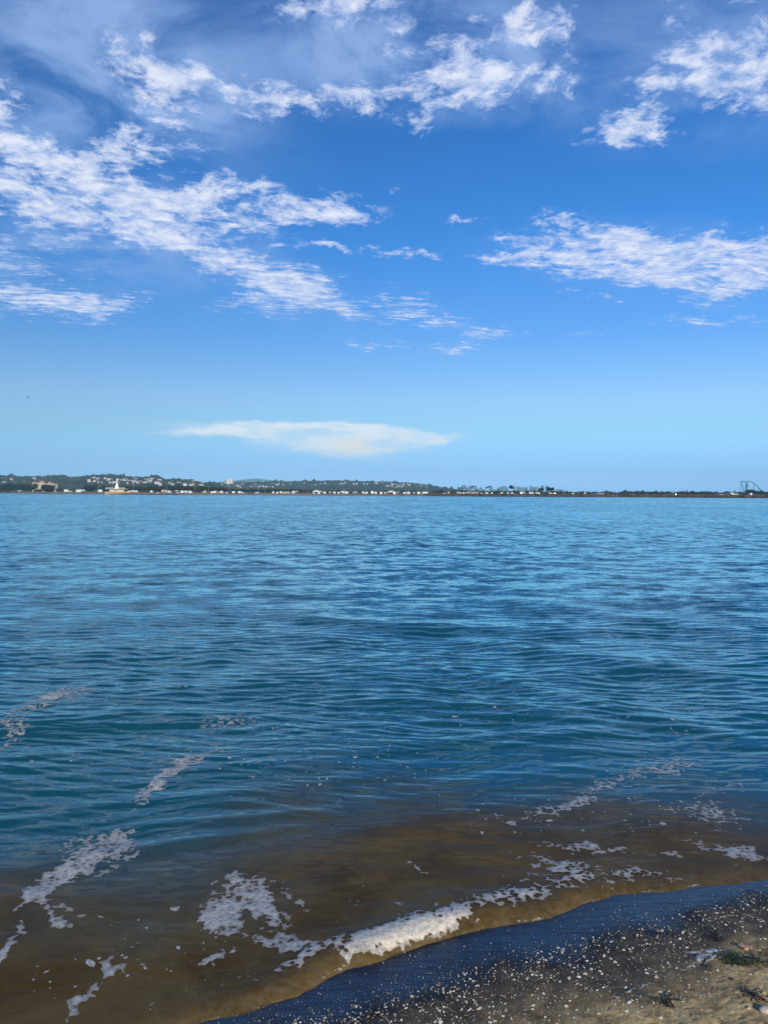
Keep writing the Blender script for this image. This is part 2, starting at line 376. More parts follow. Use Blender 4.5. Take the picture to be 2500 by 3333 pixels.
# the small wave lip at the water's edge
sx = WX
lipA = 0.022 + 0.038 * np.exp(-((sx - 0.15) / 0.75) ** 2) + 0.012 * np.exp(-((sx - 1.6) / 0.8) ** 2) + 0.010 * fbm(WX * 2.5, WY * 0.5, 3, 44)
lipA *= 0.30 + 0.70 * sstep(sx, -1.4, -0.5)
lipA *= 1 - 0.72 * sstep(sx, 0.9, 2.4)
so = off + 0.03 * fbm(WX * 5, WY * 5, 3, 47)
lip = np.where(so < 0.13, np.sin(np.clip(so / 0.13, 0, 1) * np.pi / 2) ** 0.8, np.exp(-((so - 0.13) / 0.34) ** 1.5))
film = sstep(off, 0.0, 0.5)
WZ = H * np.clip(0.12 + film, 0, 1) + lipA * lip
WZ = np.where(WS > 0, sand_z(WX, WY, WS, False) - 0.02 * sstep(WS, 0, 0.03), np.maximum(WZ, sand_z(WX, WY, WS, False) + 0.002))
keep = WS < 0.03
# how far the sandy turbid shallows reach
mixd = off + 1.15 * fbm(WX * 0.5, WY * 0.6, 4, 100) + 0.5 * np.clip(WX - 0.6, 0, 5) + 0.12 * np.clip(-0.6 - WX, 0, 3)
deep = sstep(mixd, 0.9, 3.1)
edgeA = 1 - sstep(off, 0.0, 0.26)
water = grid_mesh('water', WX, WY, WZ, keep, {'deep': deep, 'lost': lost, 'edge': edgeA, 'gust': gust * (0.25 + 0.75 * rough)})
water['kind'] = 'structure'
m, T, bs = new_mat('bay_water')
tc = T.n('TexCoord').outputs['Object']
deepS, lostS, edgeS, gustS = attr(T, 'deep'), attr(T, 'lost'), attr(T, 'edge'), attr(T, 'gust')
tn = T.noise(tc, 1.7, 6, 0.68, .6).outputs['Fac']
brown = T.mix(T.rng(tn, 0.3, 0.7), (0.082, 0.050, 0.011), (0.145, 0.098, 0.030))
c = T.mix(deepS, brown, (0.008, 0.090, 0.118))
c = T.mix(T.m('MULTIPLY', edgeS, T.rng(T.noise(tc, 16, 6, .75).outputs['Fac'], .38, .62, .1, .8)), c, (0.17, 0.125, 0.068))
mp = T.n('Mapping'); T.put(mp.inputs[0], tc); mp.inputs['Scale'].default_value = (0.7, 1.0, 1)
n1 = T.noise(mp.outputs[0], 1.6, 8, 0.75).outputs['Color']
n2 = T.noise(mp.outputs[0], 22, 3, 0.6).outputs['Color']
v1 = T.v('SUBTRACT', n1, (0.5, 0.5, 0.5)); v2 = T.v('SUBTRACT', n2, (0.5, 0.5, 0.5))
amp = T.m('MULTIPLY', T.m('ADD', T.m('MULTIPLY', lostS, 1.75), 0.05), gustS)
v = T.v('SCALE', v1, scale=T.m('MULTIPLY', amp, 0.95))
v = T.v('ADD', v, T.v('SCALE', v2, scale=T.m('MULTIPLY', T.m('ADD', 0.10, T.m('MULTIPLY', lostS, 0.2)), gustS)))
v = T.v('MULTIPLY', v, (0.6, 1.0, 0.0))
v = T.v('ADD', v, T.xyz(0.0, T.m('MULTIPLY', T.m('MULTIPLY', lostS, gustS), -0.085), 0.0))  # facets leaning to the shore hide those behind them
gN = T.n('NewGeometry').outputs['Normal']
N = T.v('NORMALIZE', T.v('ADD', gN, v))
df = T.n('BsdfDiffuse'); T.put(df.inputs['Color'], c)
gl_ = T.n('BsdfGlossy'); T.put(gl_.inputs['Color'], T.mix(deepS, (0.80, 0.86, 0.90), (0.74, 1.0, 0.98)))
T.put(gl_.inputs['Roughness'], T.m('ADD', 0.04, T.m('MULTIPLY', lostS, 0.10)))
fr = T.n('Fresnel'); fr.inputs['IOR'].default_value = 1.333
T.put(gl_.inputs['Normal'], N); T.put(fr.inputs['Normal'], N)
mx = T.n('MixShader'); T.put(mx.inputs[0], T.m('MULTIPLY', fr, T.m('MULTIPLY_ADD', deepS, 0.95, 0.42)))
T.put(mx.inputs[1], df); T.put(mx.inputs[2], gl_)
m.node_tree.links.new(mx.outputs[0], m.node_tree.nodes['Material Output'].inputs['Surface']); m.node_tree.nodes.remove(bs)
water.data.materials.append(m)

# ------------------------------------------------------------------ foam riding on the water
FB = [(215,1835,70,40,0,1.0),(150,1880,70,23,-32,.95),(95,1912,58,17,-35,.95),(80,1945,30,14,60,.7),(118,1988,40,22,50,.85),(22,2030,50,14,-60,.9),(10,2060,20,14,-50,.7),(150,1962,40,14,20,.45),(262,1815,45,16,-20,.5),(205,1978,25,10,0,.5),(45,1945,30,9,-40,.5),
 (515,1900,22,22,0,.85),(495,1945,54,42,0,.82),(468,1985,44,38,0,.85),(560,1925,36,38,60,.82),(575,1955,40,22,50,.7),(635,1940,46,11,55,.75),(570,2040,62,10,10,.8),(595,1995,52,22,38,.75),(655,2052,60,15,25,.9),(520,2010,50,22,10,.5),(470,2075,50,12,-20,.65),(510,2110,60,26,20,.4),
 (250,2080,34,26,-20,.7),(215,2115,44,13,-50,.75),(182,2150,32,16,-40,.75),(330,2090,24,11,20,.6),(438,2083,26,7,-15,.7),(160,2180,26,16,-50,.6),
 (425,1640,66,13,-25,.85),(352,1680,56,11,-42,.75),(318,1725,34,18,-60,.45),(330,1700,60,30,-40,.3),
 (160,1500,56,16,-12,.75),(88,1515,54,14,-25,.8),(30,1575,44,32,-40,.7),(170,1440,36,8,20,.4),(370,1480,60,16,0,.35),(440,1345,60,8,18,.3),(560,1400,50,8,40,.25),(650,1460,90,10,30,.35),(720,1520,50,10,30,.25),(1100,1430,60,10,0,.2),
 (1430,1660,60,20,-6,.8),(1300,1700,60,15,-25,.75),(1210,1745,80,13,-12,.75),(1120,1778,36,9,-15,.6),(1455,1580,34,8,25,.45),(1500,1640,60,16,0,.35),
 (1230,1832,80,12,10,.75),(1310,1832,60,8,6,.6),(1210,1868,80,17,8,.6),(1235,1890,50,10,8,.5),(1435,1850,60,9,4,.6),(1545,1832,74,15,4,.8),(1620,1850,50,14,8,.7),(1350,1880,50,12,5,.45),(1150,1850,30,14,0,.3),
 (910,1888,44,8,35,.65),(745,1740,70,12,10,.3),(1060,1765,30,14,0,.4),(1500,1740,90,25,0,.42),(1580,1700,80,20,0,.42),(1560,1770,100,20,5,.42),(1400,1900,120,22,-4,.42),(1120,1900,90,18,-12,.4),
 (800,1620,60,10,10,.3),(960,1560,80,12,20,.25),(560,1570,120,20,5,.3),(480,1560,90,16,-8,.35)]
k_ = 2500 / 1659.0
near = np.where((dist < 45))
fx_, fy_ = WX[near], WY[near]
rowsel = dist.min(1) < 45
r0 = np.where(rowsel)[0][0]
sx_ = slice(r0, WX.shape[0])
fX, fY, fS, fZ, fO = WX[sx_], WY[sx_], WS[sx_], WZ[sx_], off[sx_]
M = np.zeros_like(fX)
wu = fX + 0.10 * fbm(fX * 3, fY * 3, 3, 200); wvv = fY + 0.10 * fbm(fX * 3, fY * 3, 3, 210)
# photo pixel of each water point, used once here to lay the foam patches on the water
ci = np.array(CAMROT.transposed())
def project(x, y, z):
    dx, dy, dz = x, y, z - CAM_H
    cx = ci[0, 0] * dx + ci[0, 1] * dy + ci[0, 2] * dz; cy = ci[1, 0] * dx + ci[1, 1] * dy + ci[1, 2] * dz; cz = ci[2, 0] * dx + ci[2, 1] * dy + ci[2, 2] * dz
    return 1250 + F * cx / -cz, 1666.5 - F * cy / -cz
for (bx, by, rx, ry, rot, st) in FB:
    c = ground(bx * k_, by * k_)
    # the patch's two axes, laid on the water
    ca, sa = math.cos(R(rot)), math.sin(R(rot))
    e1 = ground((bx + rx * ca) * k_, (by + rx * sa) * k_) - c
    e2 = ground((bx - ry * sa) * k_, (by + ry * ca) * k_) - c
    det = e1.x * e2.y - e1.y * e2.x
    dx, dy = wu - c.x, wvv - c.y
    a = (dx * e2.y - dy * e2.x) / det; b = (-dx * e1.y + dy * e1.x) / det
    M += st * np.clip(1.25 - 0.8 * np.sqrt(a * a + b * b), 0, 0.9)
M = np.minimum(M, 1.1)
dd = np.maximum(np.hypot(fX, fY), 3.5) / 5.0
sc = 1.0 / np.clip(dd, 1, 3)
zone = sstep(fbm(fX * 0.8, fY * 0.6, 3, 430), -0.25, 0.4) * (1 - sstep(fO, 2.2, 6.5)) * (0.35 + 0.65 * sstep(fO, 0.2, 0.8))
M = M * (0.92 + 0.55 * fbm(fX * 3.5, fY * 3.5, 3, 340))
fleck = np.maximum(cells(wu, wvv, 0.08, 400, 0.42), cells(wu, wvv, 0.18, 420, 0.5))
fleck = np.where(zone > 0.15, fleck * zone, 0)
cx_ = fX
crest = np.exp(-((cx_ - 0.16) / 0.36) ** 4) * np.exp(-((fO - 0.13) / 0.11) ** 2) * 1.25 + 0.66 * np.exp(-((cx_ + 0.42) / 0.30) ** 2) * np.exp(-((fO - 0.19) / 0.07) ** 2) \
    + 0.50 * np.exp(-((cx_ - 0.74) / 0.22) ** 2) * np.exp(-((fO - 0.24) / 0.11) ** 2) + 0.5 * np.exp(-((cx_ - 1.25) / 0.5) ** 2) * np.exp(-((fO - 0.24) / 0.12) ** 2)
crest += 0.55 * np.exp(-((cx_ - 0.14) / 0.40) ** 4) * sstep(fO, 0.0, .05) * (1 - sstep(fO, .05, .16))   # streaks down the front
edge_ = np.exp(-((fO - 0.012) / 0.012) ** 2) * sstep(fbm(fX * 3, fY * 3, 3, 460), -0.2, 0.5) * 0.36
crest += 0.15 * sstep(cx_, 0.3, .9) * (1 - sstep(cx_, 2.6, 3.2)) * np.exp(-((fO - 0.20) / 0.16) ** 2) * (1 + 1.2 * fbm(fX * 2.2, fY * 2.2, 3, 475))
crest = np.clip(crest * (0.98 + 0.5 * fbm(fX * 5, fY * 5, 3, 471)), 0, 1.3)
Mx = np.maximum(M, crest)
thick = 0.002 + np.clip(crest, 0, 1) * (0.010 + 0.004 * fbm(fX * 14, fY * 14, 3, 470)) + 0.004 * np.clip(M, 0, 1)
kf = ((Mx > 0.10) | (fleck > 0.02) | (edge_ > .1)) & (fS < 0.01)
foam = grid_mesh('sea_foam', fX, fY, fZ + thick, kf, {'foam': Mx, 'crest': np.clip(crest, 0, 1), 'fleck': np.maximum(fleck, edge_)})
foam['kind'] = 'stuff'
m, T, bs = new_mat('foam')
tc = T.n('TexCoord').outputs['Object']
fa = attr(T, 'foam'); cr = attr(T, 'crest'); fk = attr(T, 'fleck')
wn = T.v('SUBTRACT', T.noise(tc, 6, 2, 0.5).outputs['Color'], (.5, .5, .5))
pw = T.v('ADD', tc, T.v('SCALE', wn, scale=0.07))
fl2 = T.v('MULTIPLY', pw, (1, 1, 0))
def vor(scale):
    v_ = T.n('TexVoronoi', feature='F1', voronoi_dimensions='2D'); T.put(v_.inputs['Vector'], fl2); v_.inputs['Scale'].default_value = scale; v_.inputs['Randomness'].default_value = 1.0
    return v_.outputs['Distance']
e1, e2 = vor(8.5), vor(21)
str1 = T.rng(e1, 0.12, 0.62, 0.0, 1.0, 'LINEAR'); str2 = T.rng(e2, 0.10, 0.60, 0.0, 1.0, 'LINEAR')
pat = T.m('MULTIPLY_ADD', str1, 0.55, T.m('MULTIPLY', str2, 0.75))
brk = T.noise(tc, 16, 4, 0.6).outputs['Fac']
val = T.m('ADD', T.m('MULTIPLY', fa, 1.0), T.m('ADD', T.m('MULTIPLY', pat, 0.62), T.m('MULTIPLY', T.m('SUBTRACT', brk, 0.5), 1.1)))
al1 = T.rng(val, 1.02, 1.13)
fkv = T.m('ADD', fk, T.m('MULTIPLY', T.m('SUBTRACT', T.noise(tc, 70, 2, .5).outputs['Fac'], .5), .5))
al2 = T.rng(fkv, 0.16, 0.36)
al = T.m('MAXIMUM', T.m('MULTIPLY', al1, T.m('MULTIPLY_ADD', T.rng(val, 1.1, 1.7), .40, T.m('MULTIPLY_ADD', cr, .30, .42), clamp=True)), T.m('MULTIPLY', al2, .75))
T.put(bs.inputs['Base Color'], T.mix(T.rng(T.noise(tc, 45, 4, .7).outputs['Fac'], .3, .7), T.mix(cr, (0.42, 0.42, 0.39), (0.60, 0.52, 0.38)), T.mix(cr, (0.80, 0.78, 0.72), (0.90, 0.84, 0.70))))
setp(bs, Roughness=0.5)
T.put(bs.inputs['Alpha'], al)
bmp = T.n('Bump'); bmp.inputs['Distance'].default_value = 0.006; bmp.inputs['Strength'].default_value = .7
T.put(bmp.inputs['Height'], T.m('ADD', T.noise(tc, 60, 4, .6).outputs['Fac'], T.m('MULTIPLY', val, .6))); T.put(bs.inputs['Normal'], bmp.outputs[0])
foam.data.materials.append(m)

# ================================================================== mesh helpers
class MB:
    def __init__(s): s.v = []; s.f = []; s.mi = []
    def quad(s, *p, mi=0):
        n = len(s.v); s.v += [tuple(q) for q in p]; s.f.append(tuple(range(n, n + len(p)))); s.mi.append(mi)
    def box(s, x0, x1, y0, y1, z0, z1, mi=0, tx=0.0, ty=0.0):
        n = len(s.v)
        s.v += [(x0, y0, z0), (x1, y0, z0), (x1, y1, z0), (x0, y1, z0), (x0 + tx, y0 + ty, z1), (x1 - tx, y0 + ty, z1), (x1 - tx, y1 - ty, z1), (x0 + tx, y1 - ty, z1)]
        for f in ((0, 3, 2, 1), (4, 5, 6, 7), (0, 1, 5, 4), (1, 2, 6, 5), (2, 3, 7, 6), (3, 0, 4, 7)):
            s.f.append(tuple(n + i for i in f)); s.mi.append(mi)
    def tube(s, a, b, r0, r1=None, k=6, mi=0):
        r1 = r0 if r1 is None else r1
        a, b = Vector(a), Vector(b); d = (b - a).normalized()
        u = d.orthogonal().normalized(); w = d.cross(u); n = len(s.v)
        for p, r in ((a, r0), (b, r1)):
            for i in range(k):
                t = 2 * math.pi * i / k; s.v.append(tuple(p + (u * math.cos(t) + w * math.sin(t)) * r))
        for i in range(k): j = (i + 1) % k; s.f.append((n + i, n + j, n + k + j, n + k + i)); s.mi.append(mi)
        s.f.append(tuple(n + i for i in range(k))[::-1]); s.mi.append(mi)
        s.f.append(tuple(n + k + i for i in range(k))); s.mi.append(mi)
    def blob(s, c, r, rnd, sub=1, rough=0.25, mi=0, sq=(1, 1, 1)):
        vs, fs = ICO[sub]; n = len(s.v); ph = [rnd.uniform(0, 6.3) for _ in range(3)]
        for p in vs:
            k = 1 + rough * (math.sin(p[0] * 4 + ph[0]) * math.sin(p[1] * 4.4 + ph[1]) + math.sin(p[2] * 5 + ph[2]) * 0.6) + rnd.uniform(-rough, rough) * 0.5
            s.v.append((c[0] + p[0] * r * k * sq[0], c[1] + p[1] * r * k * sq[1], c[2] + p[2] * r * k * sq[2]))
        for f in fs: s.f.append(tuple(n + i for i in f)); s.mi.append(mi)
    def mesh(s, name, mats, smooth=False):
        me = bpy.data.meshes.new(name); me.from_pydata(s.v, [], s.f)
        for m in mats: me.materials.append(m)
        if len(mats) > 1: me.polygons.foreach_set('material_index', s.mi)
        if smooth: me.polygons.foreach_set('use_smooth', [True] * len(s.f))
        me.update(); return me
def _ico():
    import bmesh
    out = {}
    for k in (1, 2, 3):
        bm = bmesh.new(); bmesh.ops.create_icosphere(bm, subdivisions=k, radius=1)
        bm.verts.ensure_lookup_table()
        out[k] = ([tuple(v.co) for v in bm.verts], [tuple(v.index for v in f.verts) for f in bm.faces]); bm.free()
    return out
ICO = _ico()
def obj(name, mesh, parent=None, loc=(0, 0, 0), rz=0.0, sc=None):
    o = bpy.data.objects.new(name, mesh); COL.objects.link(o)
    o.location = loc; o.rotation_euler = (0, 0, rz)
    if sc is not None: o.scale = sc
    if parent is not None: o.parent = parent
    return o
def tag(o, label, cat, group=None):
    o['label'] = label; o['category'] = cat
    if group: o['group'] = group
    return o
def empty(name, loc=(0, 0, 0), rz=0.0, sc=None): return obj(name, None, None, loc, rz, sc)
def copy_tree(o, parent=None):
    c = o.copy(); COL.objects.link(c)
    if parent is not None: c.parent = parent
    for ch in [x for x in o.children]: copy_tree(ch, c)
    return c
_mats = {}
def mat(name, col, rough=0.7, var=0.25, scale=1.0, metal=0.0, spec=0.4, col2=None):
    if name in _mats: return _mats[name]
    m, T, bs = new_mat(name)
    tc = T.n('TexCoord').outputs['Object']
    n = T.noise(tc, scale, 4, 0.65).outputs['Fac']
    c2 = col2 or tuple(min(1, c * (1 - var)) for c in col)
    T.put(bs.inputs['Base Color'], T.mix(T.rng(n, 0.3, 0.7), c2, col))
    setp(bs, Roughness=rough, Metallic=metal); bs.inputs['Specular IOR Level'].default_value = spec
    _mats[name] = m; return m

# ================================================================== shells and small things on the sand
rnd = random.Random(11)
def sand_at(px, py):
    z = 0.05
    for _ in range(5):
        g = ground(px, py, z); z = float(sand_z(np.array([g.x]), np.array([g.y]))[0])
    return ground(px, py, z)
SHELLM = [mat('shell_cream', (0.66, 0.56, 0.40), 0.45, 0.2, 60), mat('shell_white', (0.80, 0.74, 0.62), 0.4, 0.15, 60), mat('shell_tan', (0.42, 0.30, 0.17), 0.5, 0.3, 60), mat('shell_grey', (0.26, 0.24, 0.20), 0.5, 0.3, 60)]
def chip(r_, seed):                          # broken, slightly cupped piece of shell, about 1 unit wide
    q = random.Random(seed); n = q.randint(7, 10); mb = MB()
    ang = sorted((i + q.uniform(-.35, .35)) * 2 * math.pi / n for i in range(n))
    asp = q.uniform(0.55, 0.95)
    rad = [q.uniform(0.36, 0.56) for _ in ang]
    top = [(math.cos(a) * r, math.sin(a) * r * asp, 0.05 + q.uniform(0, .05)) for a, r in zip(ang, rad)]
    inn = [(x * .55, y * .55, 0.15 + q.uniform(0, .06)) for x, y, z in top]
    bot = [(x * .96, y * .96, -0.08) for x, y, z in top]
    mb.v = bot + top + inn + [(0, 0, 0.21)]
    for i in range(n):
        j = (i + 1) % n
        mb.f += [(i, j, n + j, n + i), (n + i, n + j, 2 * n + j, 2 * n + i), (2 * n + i, 2 * n + j, 3 * n)]
        mb.mi += [0, 0, 0]
    mb.f.append(tuple(range(n))[::-1]); mb.mi.append(0)
    return mb
CHIPS = [[chip(1, 50 + i).mesh('shell_fragment', [mm], False) for mm in SHELLM] for i in range(7)]
def yline(L, x):                              # y of a boundary polyline at x
    for (ax, ay), (bx, by) in zip(L[:-1], L[1:]):
        if ax <= x <= bx: return ay + (by - ay) * (x - ax) / (bx - ax)
    return L[-1][1]
pts = []
tries = 0
while len(pts) < 3300 and tries < 150000:
    tries += 1
    px, py = rnd.uniform(520, 2560), rnd.uniform(2820, 3420)
    g = ground(px, py, 0.03)
    if g.y > yline(SHORE, g.x) - 0.03: continue
    w_ = float(polydist(np.array([g.x]), np.array([g.y]), WETLINE)[0]); d_ = float(polydist(np.array([g.x]), np.array([g.y]), DRYLINE)[0])
    clump = float(fbm(np.array([g.x * 4.0]), np.array([g.y * 4.0]), 3, 77)[0])
    if w_ < 0: p = 0.20 + 0.40 * math.exp(-abs(w_) / 0.10)
    else: p = (0.35 + 0.65 * math.exp(-((w_ - 0.12) / 0.20) ** 2)) * (1 if d_ < 0 else max(0.08, math.exp(-d_ / 0.18)))
    p *= max(0.1, 0.65 + 1.1 * clump)
    if rnd.random() > p: continue
    size = (0.0030 + 0.0125 * rnd.random() ** 3.4) * (0.5 if w_ < -0.05 else 1.0)
    if rnd.random() < 0.06 and w_ > 0: size *= 1.5
    pts.append((size, px, py))
pts.sort(reverse=True)
BIG = [(2213, 3056, .020, 1), (2105, 3072, .014, 0), (2106, 3168, .019, 1), (2335, 3158, .014, 1), (2148, 3228, .016, 0), (2176, 3227, .015, 0), (2265, 2968, .012, 0), (2085, 3120, .012, 0), (1905, 3170, .02, 0), (1852, 3184, .02, 0), (1503, 3285, .018, 0), (2040, 3290, .016, 1), (2437, 3281, .018, 0), (2342, 3115, .013, 1), (1790, 3120, .014, 2), (1555, 3208, .016, 0)]
grit = MB()
for i, (size, px, py) in enumerate([(b[2], b[0], b[1]) for b in BIG] + pts):
    g = sand_at(px, py)
    kind = BIG[i][3] if i < len(BIG) else rnd.choices([0, 1, 2, 3], [5, 4, 2.2, 1.3])[0]
    rz = rnd.uniform(0, 6.28); tl = (rnd.uniform(-.25, .25), rnd.uniform(-.25, .25))
    if i < 290:
        o = obj('shell_fragment', rnd.choice(CHIPS)[kind], None, g, rz, (size * 1.35, size * 1.35, size * 1.35))
        o.rotation_euler = (tl[0], tl[1], rz)
        if i < len(BIG): tag(o, 'small pale shell fragment lying on the sand, among the largest pieces', 'shell', 'shell fragments strewn over the sand')
        else:
            wq = float(polydist(np.array([g.x]), np.array([g.y]), WETLINE)[0])
            where = 'on the dark wet sand' if wq < 0 else 'in the dense shell band beside the wet sand' if wq < .22 else 'on the damp sand between shell band and dry sand'
            tag(o, 'small %s shell fragment %s' % (['cream', 'white', 'tan', 'grey'][kind], where), 'shell', 'shell fragments strewn over the sand')
    else:
        src = rnd.choice(CHIPS)[0]; n = len(grit.v); M3 = Euler((tl[0], tl[1], rz)).to_matrix() * (size * 1.35)
        for vt in src.vertices: grit.v.append(tuple(M3 @ vt.co + g))
        for pl in src.polygons: grit.f.append(tuple(n + k for k in pl.vertices)); grit.mi.append(kind)
for i in range(6500):
    px, py = rnd.uniform(520, 2560), rnd.uniform(2860, 3420); g = ground(px, py, .06)
    if g.y > yline(WETLINE, g.x) + .25 * rnd.random() - .02: continue
    zq = 0.05 * max(0.0, float(polydist(np.array([g.x]), np.array([g.y]), SHORE)[0])) + .0015; g = ground(px, py, zq)
    sz = rnd.uniform(.0012, .0032); n = len(grit.v); a = rnd.uniform(0, 6.28); ca, sa = math.cos(a) * sz, math.sin(a) * sz
    grit.v += [(g.x - ca, g.y - sa, zq), (g.x + sa * .7, g.y - ca * .7, zq), (g.x + ca, g.y + sa, zq), (g.x - sa * .7, g.y + ca * .7, zq), (g.x, g.y, zq + sz * 1.2)]
    k = rnd.choice([0, 2, 2, 3, 3, 1])
    for f in ((0, 1, 4), (1, 2, 4), (2, 3, 4), (3, 0, 4)): grit.f.append(tuple(n + t for t in f)); grit.mi.append(k)
go = obj('shell_grit', grit.mesh('shell_grit', SHELLM)); go['kind'] = 'stuff'

# pinkish broken shell by the weed
g = sand_at(2424, 3092)
mb = MB(); q = random.Random(3)
for k in range(9):                            # ribbed fan, standing half open
    a0, a1 = R(-70 + k * 16), R(-70 + (k + 1) * 16)
    for (r0, r1, z0, z1) in ((0.15, 0.6, 0.05, 0.42), (0.6, 1.0, 0.42, 0.38)):
        zr = 0.05 if k % 2 else 0.0
        mb.quad((math.sin(a0) * r0, math.cos(a0) * r0 * .6, z0), (math.sin(a1) * r0, math.cos(a1) * r0 * .6, z0), (math.sin(a1) * r1, math.cos(a1) * r1 * .6, z1 + zr), (math.sin(a0) * r1, math.cos(a0) * r1 * .6, z1 + zr))
mb.blob((0.1, -0.1, 0.22), 0.36, q, 2, 0.2, 0, (1, .7, .6))
o = obj('shell', mb.mesh('shell', [mat('shell_pink', (0.72, 0.42, 0.27), 0.5, 0.35, 40)], True), None, g, R(-25), (.042, .042, .042))
mo = o.modifiers.new('thick', 'SOLIDIFY'); mo.thickness = 0.06
tag(o, 'orange-pink broken shell beside dark green weed at the right edge of the beach', 'shell')
# weed: thin curled ribbons
def weed(name, px, py, n, spread, seed, colm):
    q = random.Random(seed); g = sand_at(px, py); mb = MB()
    for _ in range(n // 3):
        a = q.uniform(0, 6.28); r = spread * abs(q.gauss(0, .5)); x, y = math.cos(a) * r * 1.7, math.sin(a) * r * .7
        th = q.uniform(0, 6.28); zz = 0.002 + q.uniform(0, .008); w = q.uniform(.0012, .0028)
        for k in range(5):
            th += q.gauss(0, .6); L = q.uniform(.008, .02)
            nx, ny, nz = x + math.cos(th) * L, y + math.sin(th) * L, max(0.001, zz + q.gauss(0, .004))
            ox, oy = -math.sin(th) * w, math.cos(th) * w
            mb.quad((x - ox, y - oy, zz), (x + ox, y + oy, zz + .001), (nx + ox, ny + oy, nz + .001), (nx - ox, ny - oy, nz)); x, y, zz = nx, ny, nz
    o = obj(name, mb.mesh(name, [colm]), None, g); mo = o.modifiers.new('thick', 'SOLIDIFY'); mo.thickness = 0.0008
    return o
wm = mat('green_weed', (0.07, 0.085, 0.028), 0.5, 0.6, 30); wd = mat('brown_weed', (0.05, 0.038, 0.024), 0.45, 0.5, 30)
tag(weed('seaweed_clump', 2405, 3128, 420, .085, 1, wm), 'dark green seaweed clump just below the orange-pink shell', 'seaweed')
weed('weed_scraps', 2325, 3048, 60, .04, 2, wd)['kind'] = 'stuff'
weed('weed_scraps', 2165, 3258, 70, .05, 4, wd)['kind'] = 'stuff'
weed('weed_scraps', 2450, 3240, 80, .05, 5, wd)['kind'] = 'stuff'
# twig
g1_, g2_ = sand_at(2288, 3165), sand_at(2316, 3170)
mb = MB(); mid = (g1_ + g2_) / 2 + Vector((0, .004, .006))
mb.tube(g1_ + Vector((0, 0, .004)), mid, .0022, .0024); mb.tube(mid, g2_ + Vector((0, 0, .004)), .0024, .0012)
tag(obj('twig', mb.mesh('twig', [mat('twig_wood', (0.55, 0.46, 0.33), .7, .3, 50)], True)), 'pale thin twig lying on the sand under the foam scum', 'twig')
g = sand_at(2382, 3188); mb = MB(); mb.blob((0, 0, .2), 1, q, 2, .12, 0, (1, .7, .5))
tag(obj('pebble', mb.mesh('pebble', [mat('pebble_dark', (.02, .02, .022), .4, .4, 40)], True), None, g, .4, (.011,) * 3), 'small black pebble alone on the dry sand', 'pebble')
g = sand_at(2490, 3294); mb = MB(); mb.blob((0, 0, .35), 1, q, 3, .06, 0, (1, .8, .6))
tag(obj('pebble', mb.mesh('pebble', [mat('pebble_pale', (.66, .55, .46), .5, .3, 40)], True), None, g, .2, (.030,) * 3), 'round pale pinkish stone in the lower right corner', 'pebble')

# foam scum left on the sand
def scum(polys, seed):
    ax_ = np.arange(0.9, 3.2, .0045); ay_ = np.arange(3.3, 5.2, .0045)
    x, y = np.meshgrid(ax_, ay_); f = np.full(x.shape, -1.0)
    for (px, py, rx, ry, rot, st) in polys:
        c = ground(px, py, .05); ca, sa = math.cos(R(rot)), math.sin(R(rot))
        e1 = ground(px + rx * ca, py + rx * sa, .05) - c; e2 = ground(px - ry * sa, py + ry * ca, .05) - c
        det = e1.x * e2.y - e1.y * e2.x
        dx, dy = x - c.x + .012 * fbm(x * 20, y * 20, 3, 5), y - c.y + .012 * fbm(x * 20, y * 20, 3, 6)
        a = (dx * e2.y - dy * e2.x) / det; b = (-dx * e1.y + dy * e1.x) / det
        f = np.maximum(f, st * (1.0 - np.sqrt(a * a + b * b)))
    f = f + 0.10 * fbm(x * 60, y * 60, 3, 8)
    return x, y, f
x, y, f = scum([(2325, 3088, 42, 9, -2, .9), (2290, 3108, 46, 20, -18, .5), (2318, 3112, 36, 8, -38, .8), (2258, 3092, 40, 6, 2, .5), (2245, 3138, 22, 6, -35, .6), (2045, 3224, 36, 7, -22, .7), (2090, 3207, 34, 3, -28, .6), (2012, 3248, 20, 5, -55, .6), (1660, 3268, 36, 3, -40, .4), (1880, 3110, 30, 3, -30, .35)], 1)
zz_ = sand_z(x, y) + .0025 + .004 * np.clip(f, 0, .6)
o = grid_mesh('foam_scum', x, y, zz_, f > -.05, {'foam': np.clip(f * 1.9 + .25, 0, 1.3), 'crest': np.clip(f, 0, 1) * .2, 'fleck': f * 0}); o['kind'] = 'stuff'
o.data.materials.append(bpy.data.materials['foam'])

# ================================================================== the far shore
FSH = [(-900, 1599), (0, 1604.3), (86, 1606.6), (400, 1610), (560, 1611), (580, 1611.6), (700, 1611), (1220, 1614), (1620, 1616.5), (2020, 1618.5), (2500, 1621.5), (3400, 1627)]
FP = [ground(a, b) for a, b in FSH]
def shoreY(px):
    a = [p for p in FSH]
    for i in range(len(a) - 1):
        if a[i][0] <= px <= a[i + 1][0]:
            t = (px - a[i][0]) / (a[i + 1][0] - a[i][0]); return ground(px, a[i][1] + t * (a[i + 1][1] - a[i][1])).y
    return ground(px, a[0][1] if px < a[0][0] else a[-1][1]).y
LZ = 2.15                                     # height of the flat land behind the far beach
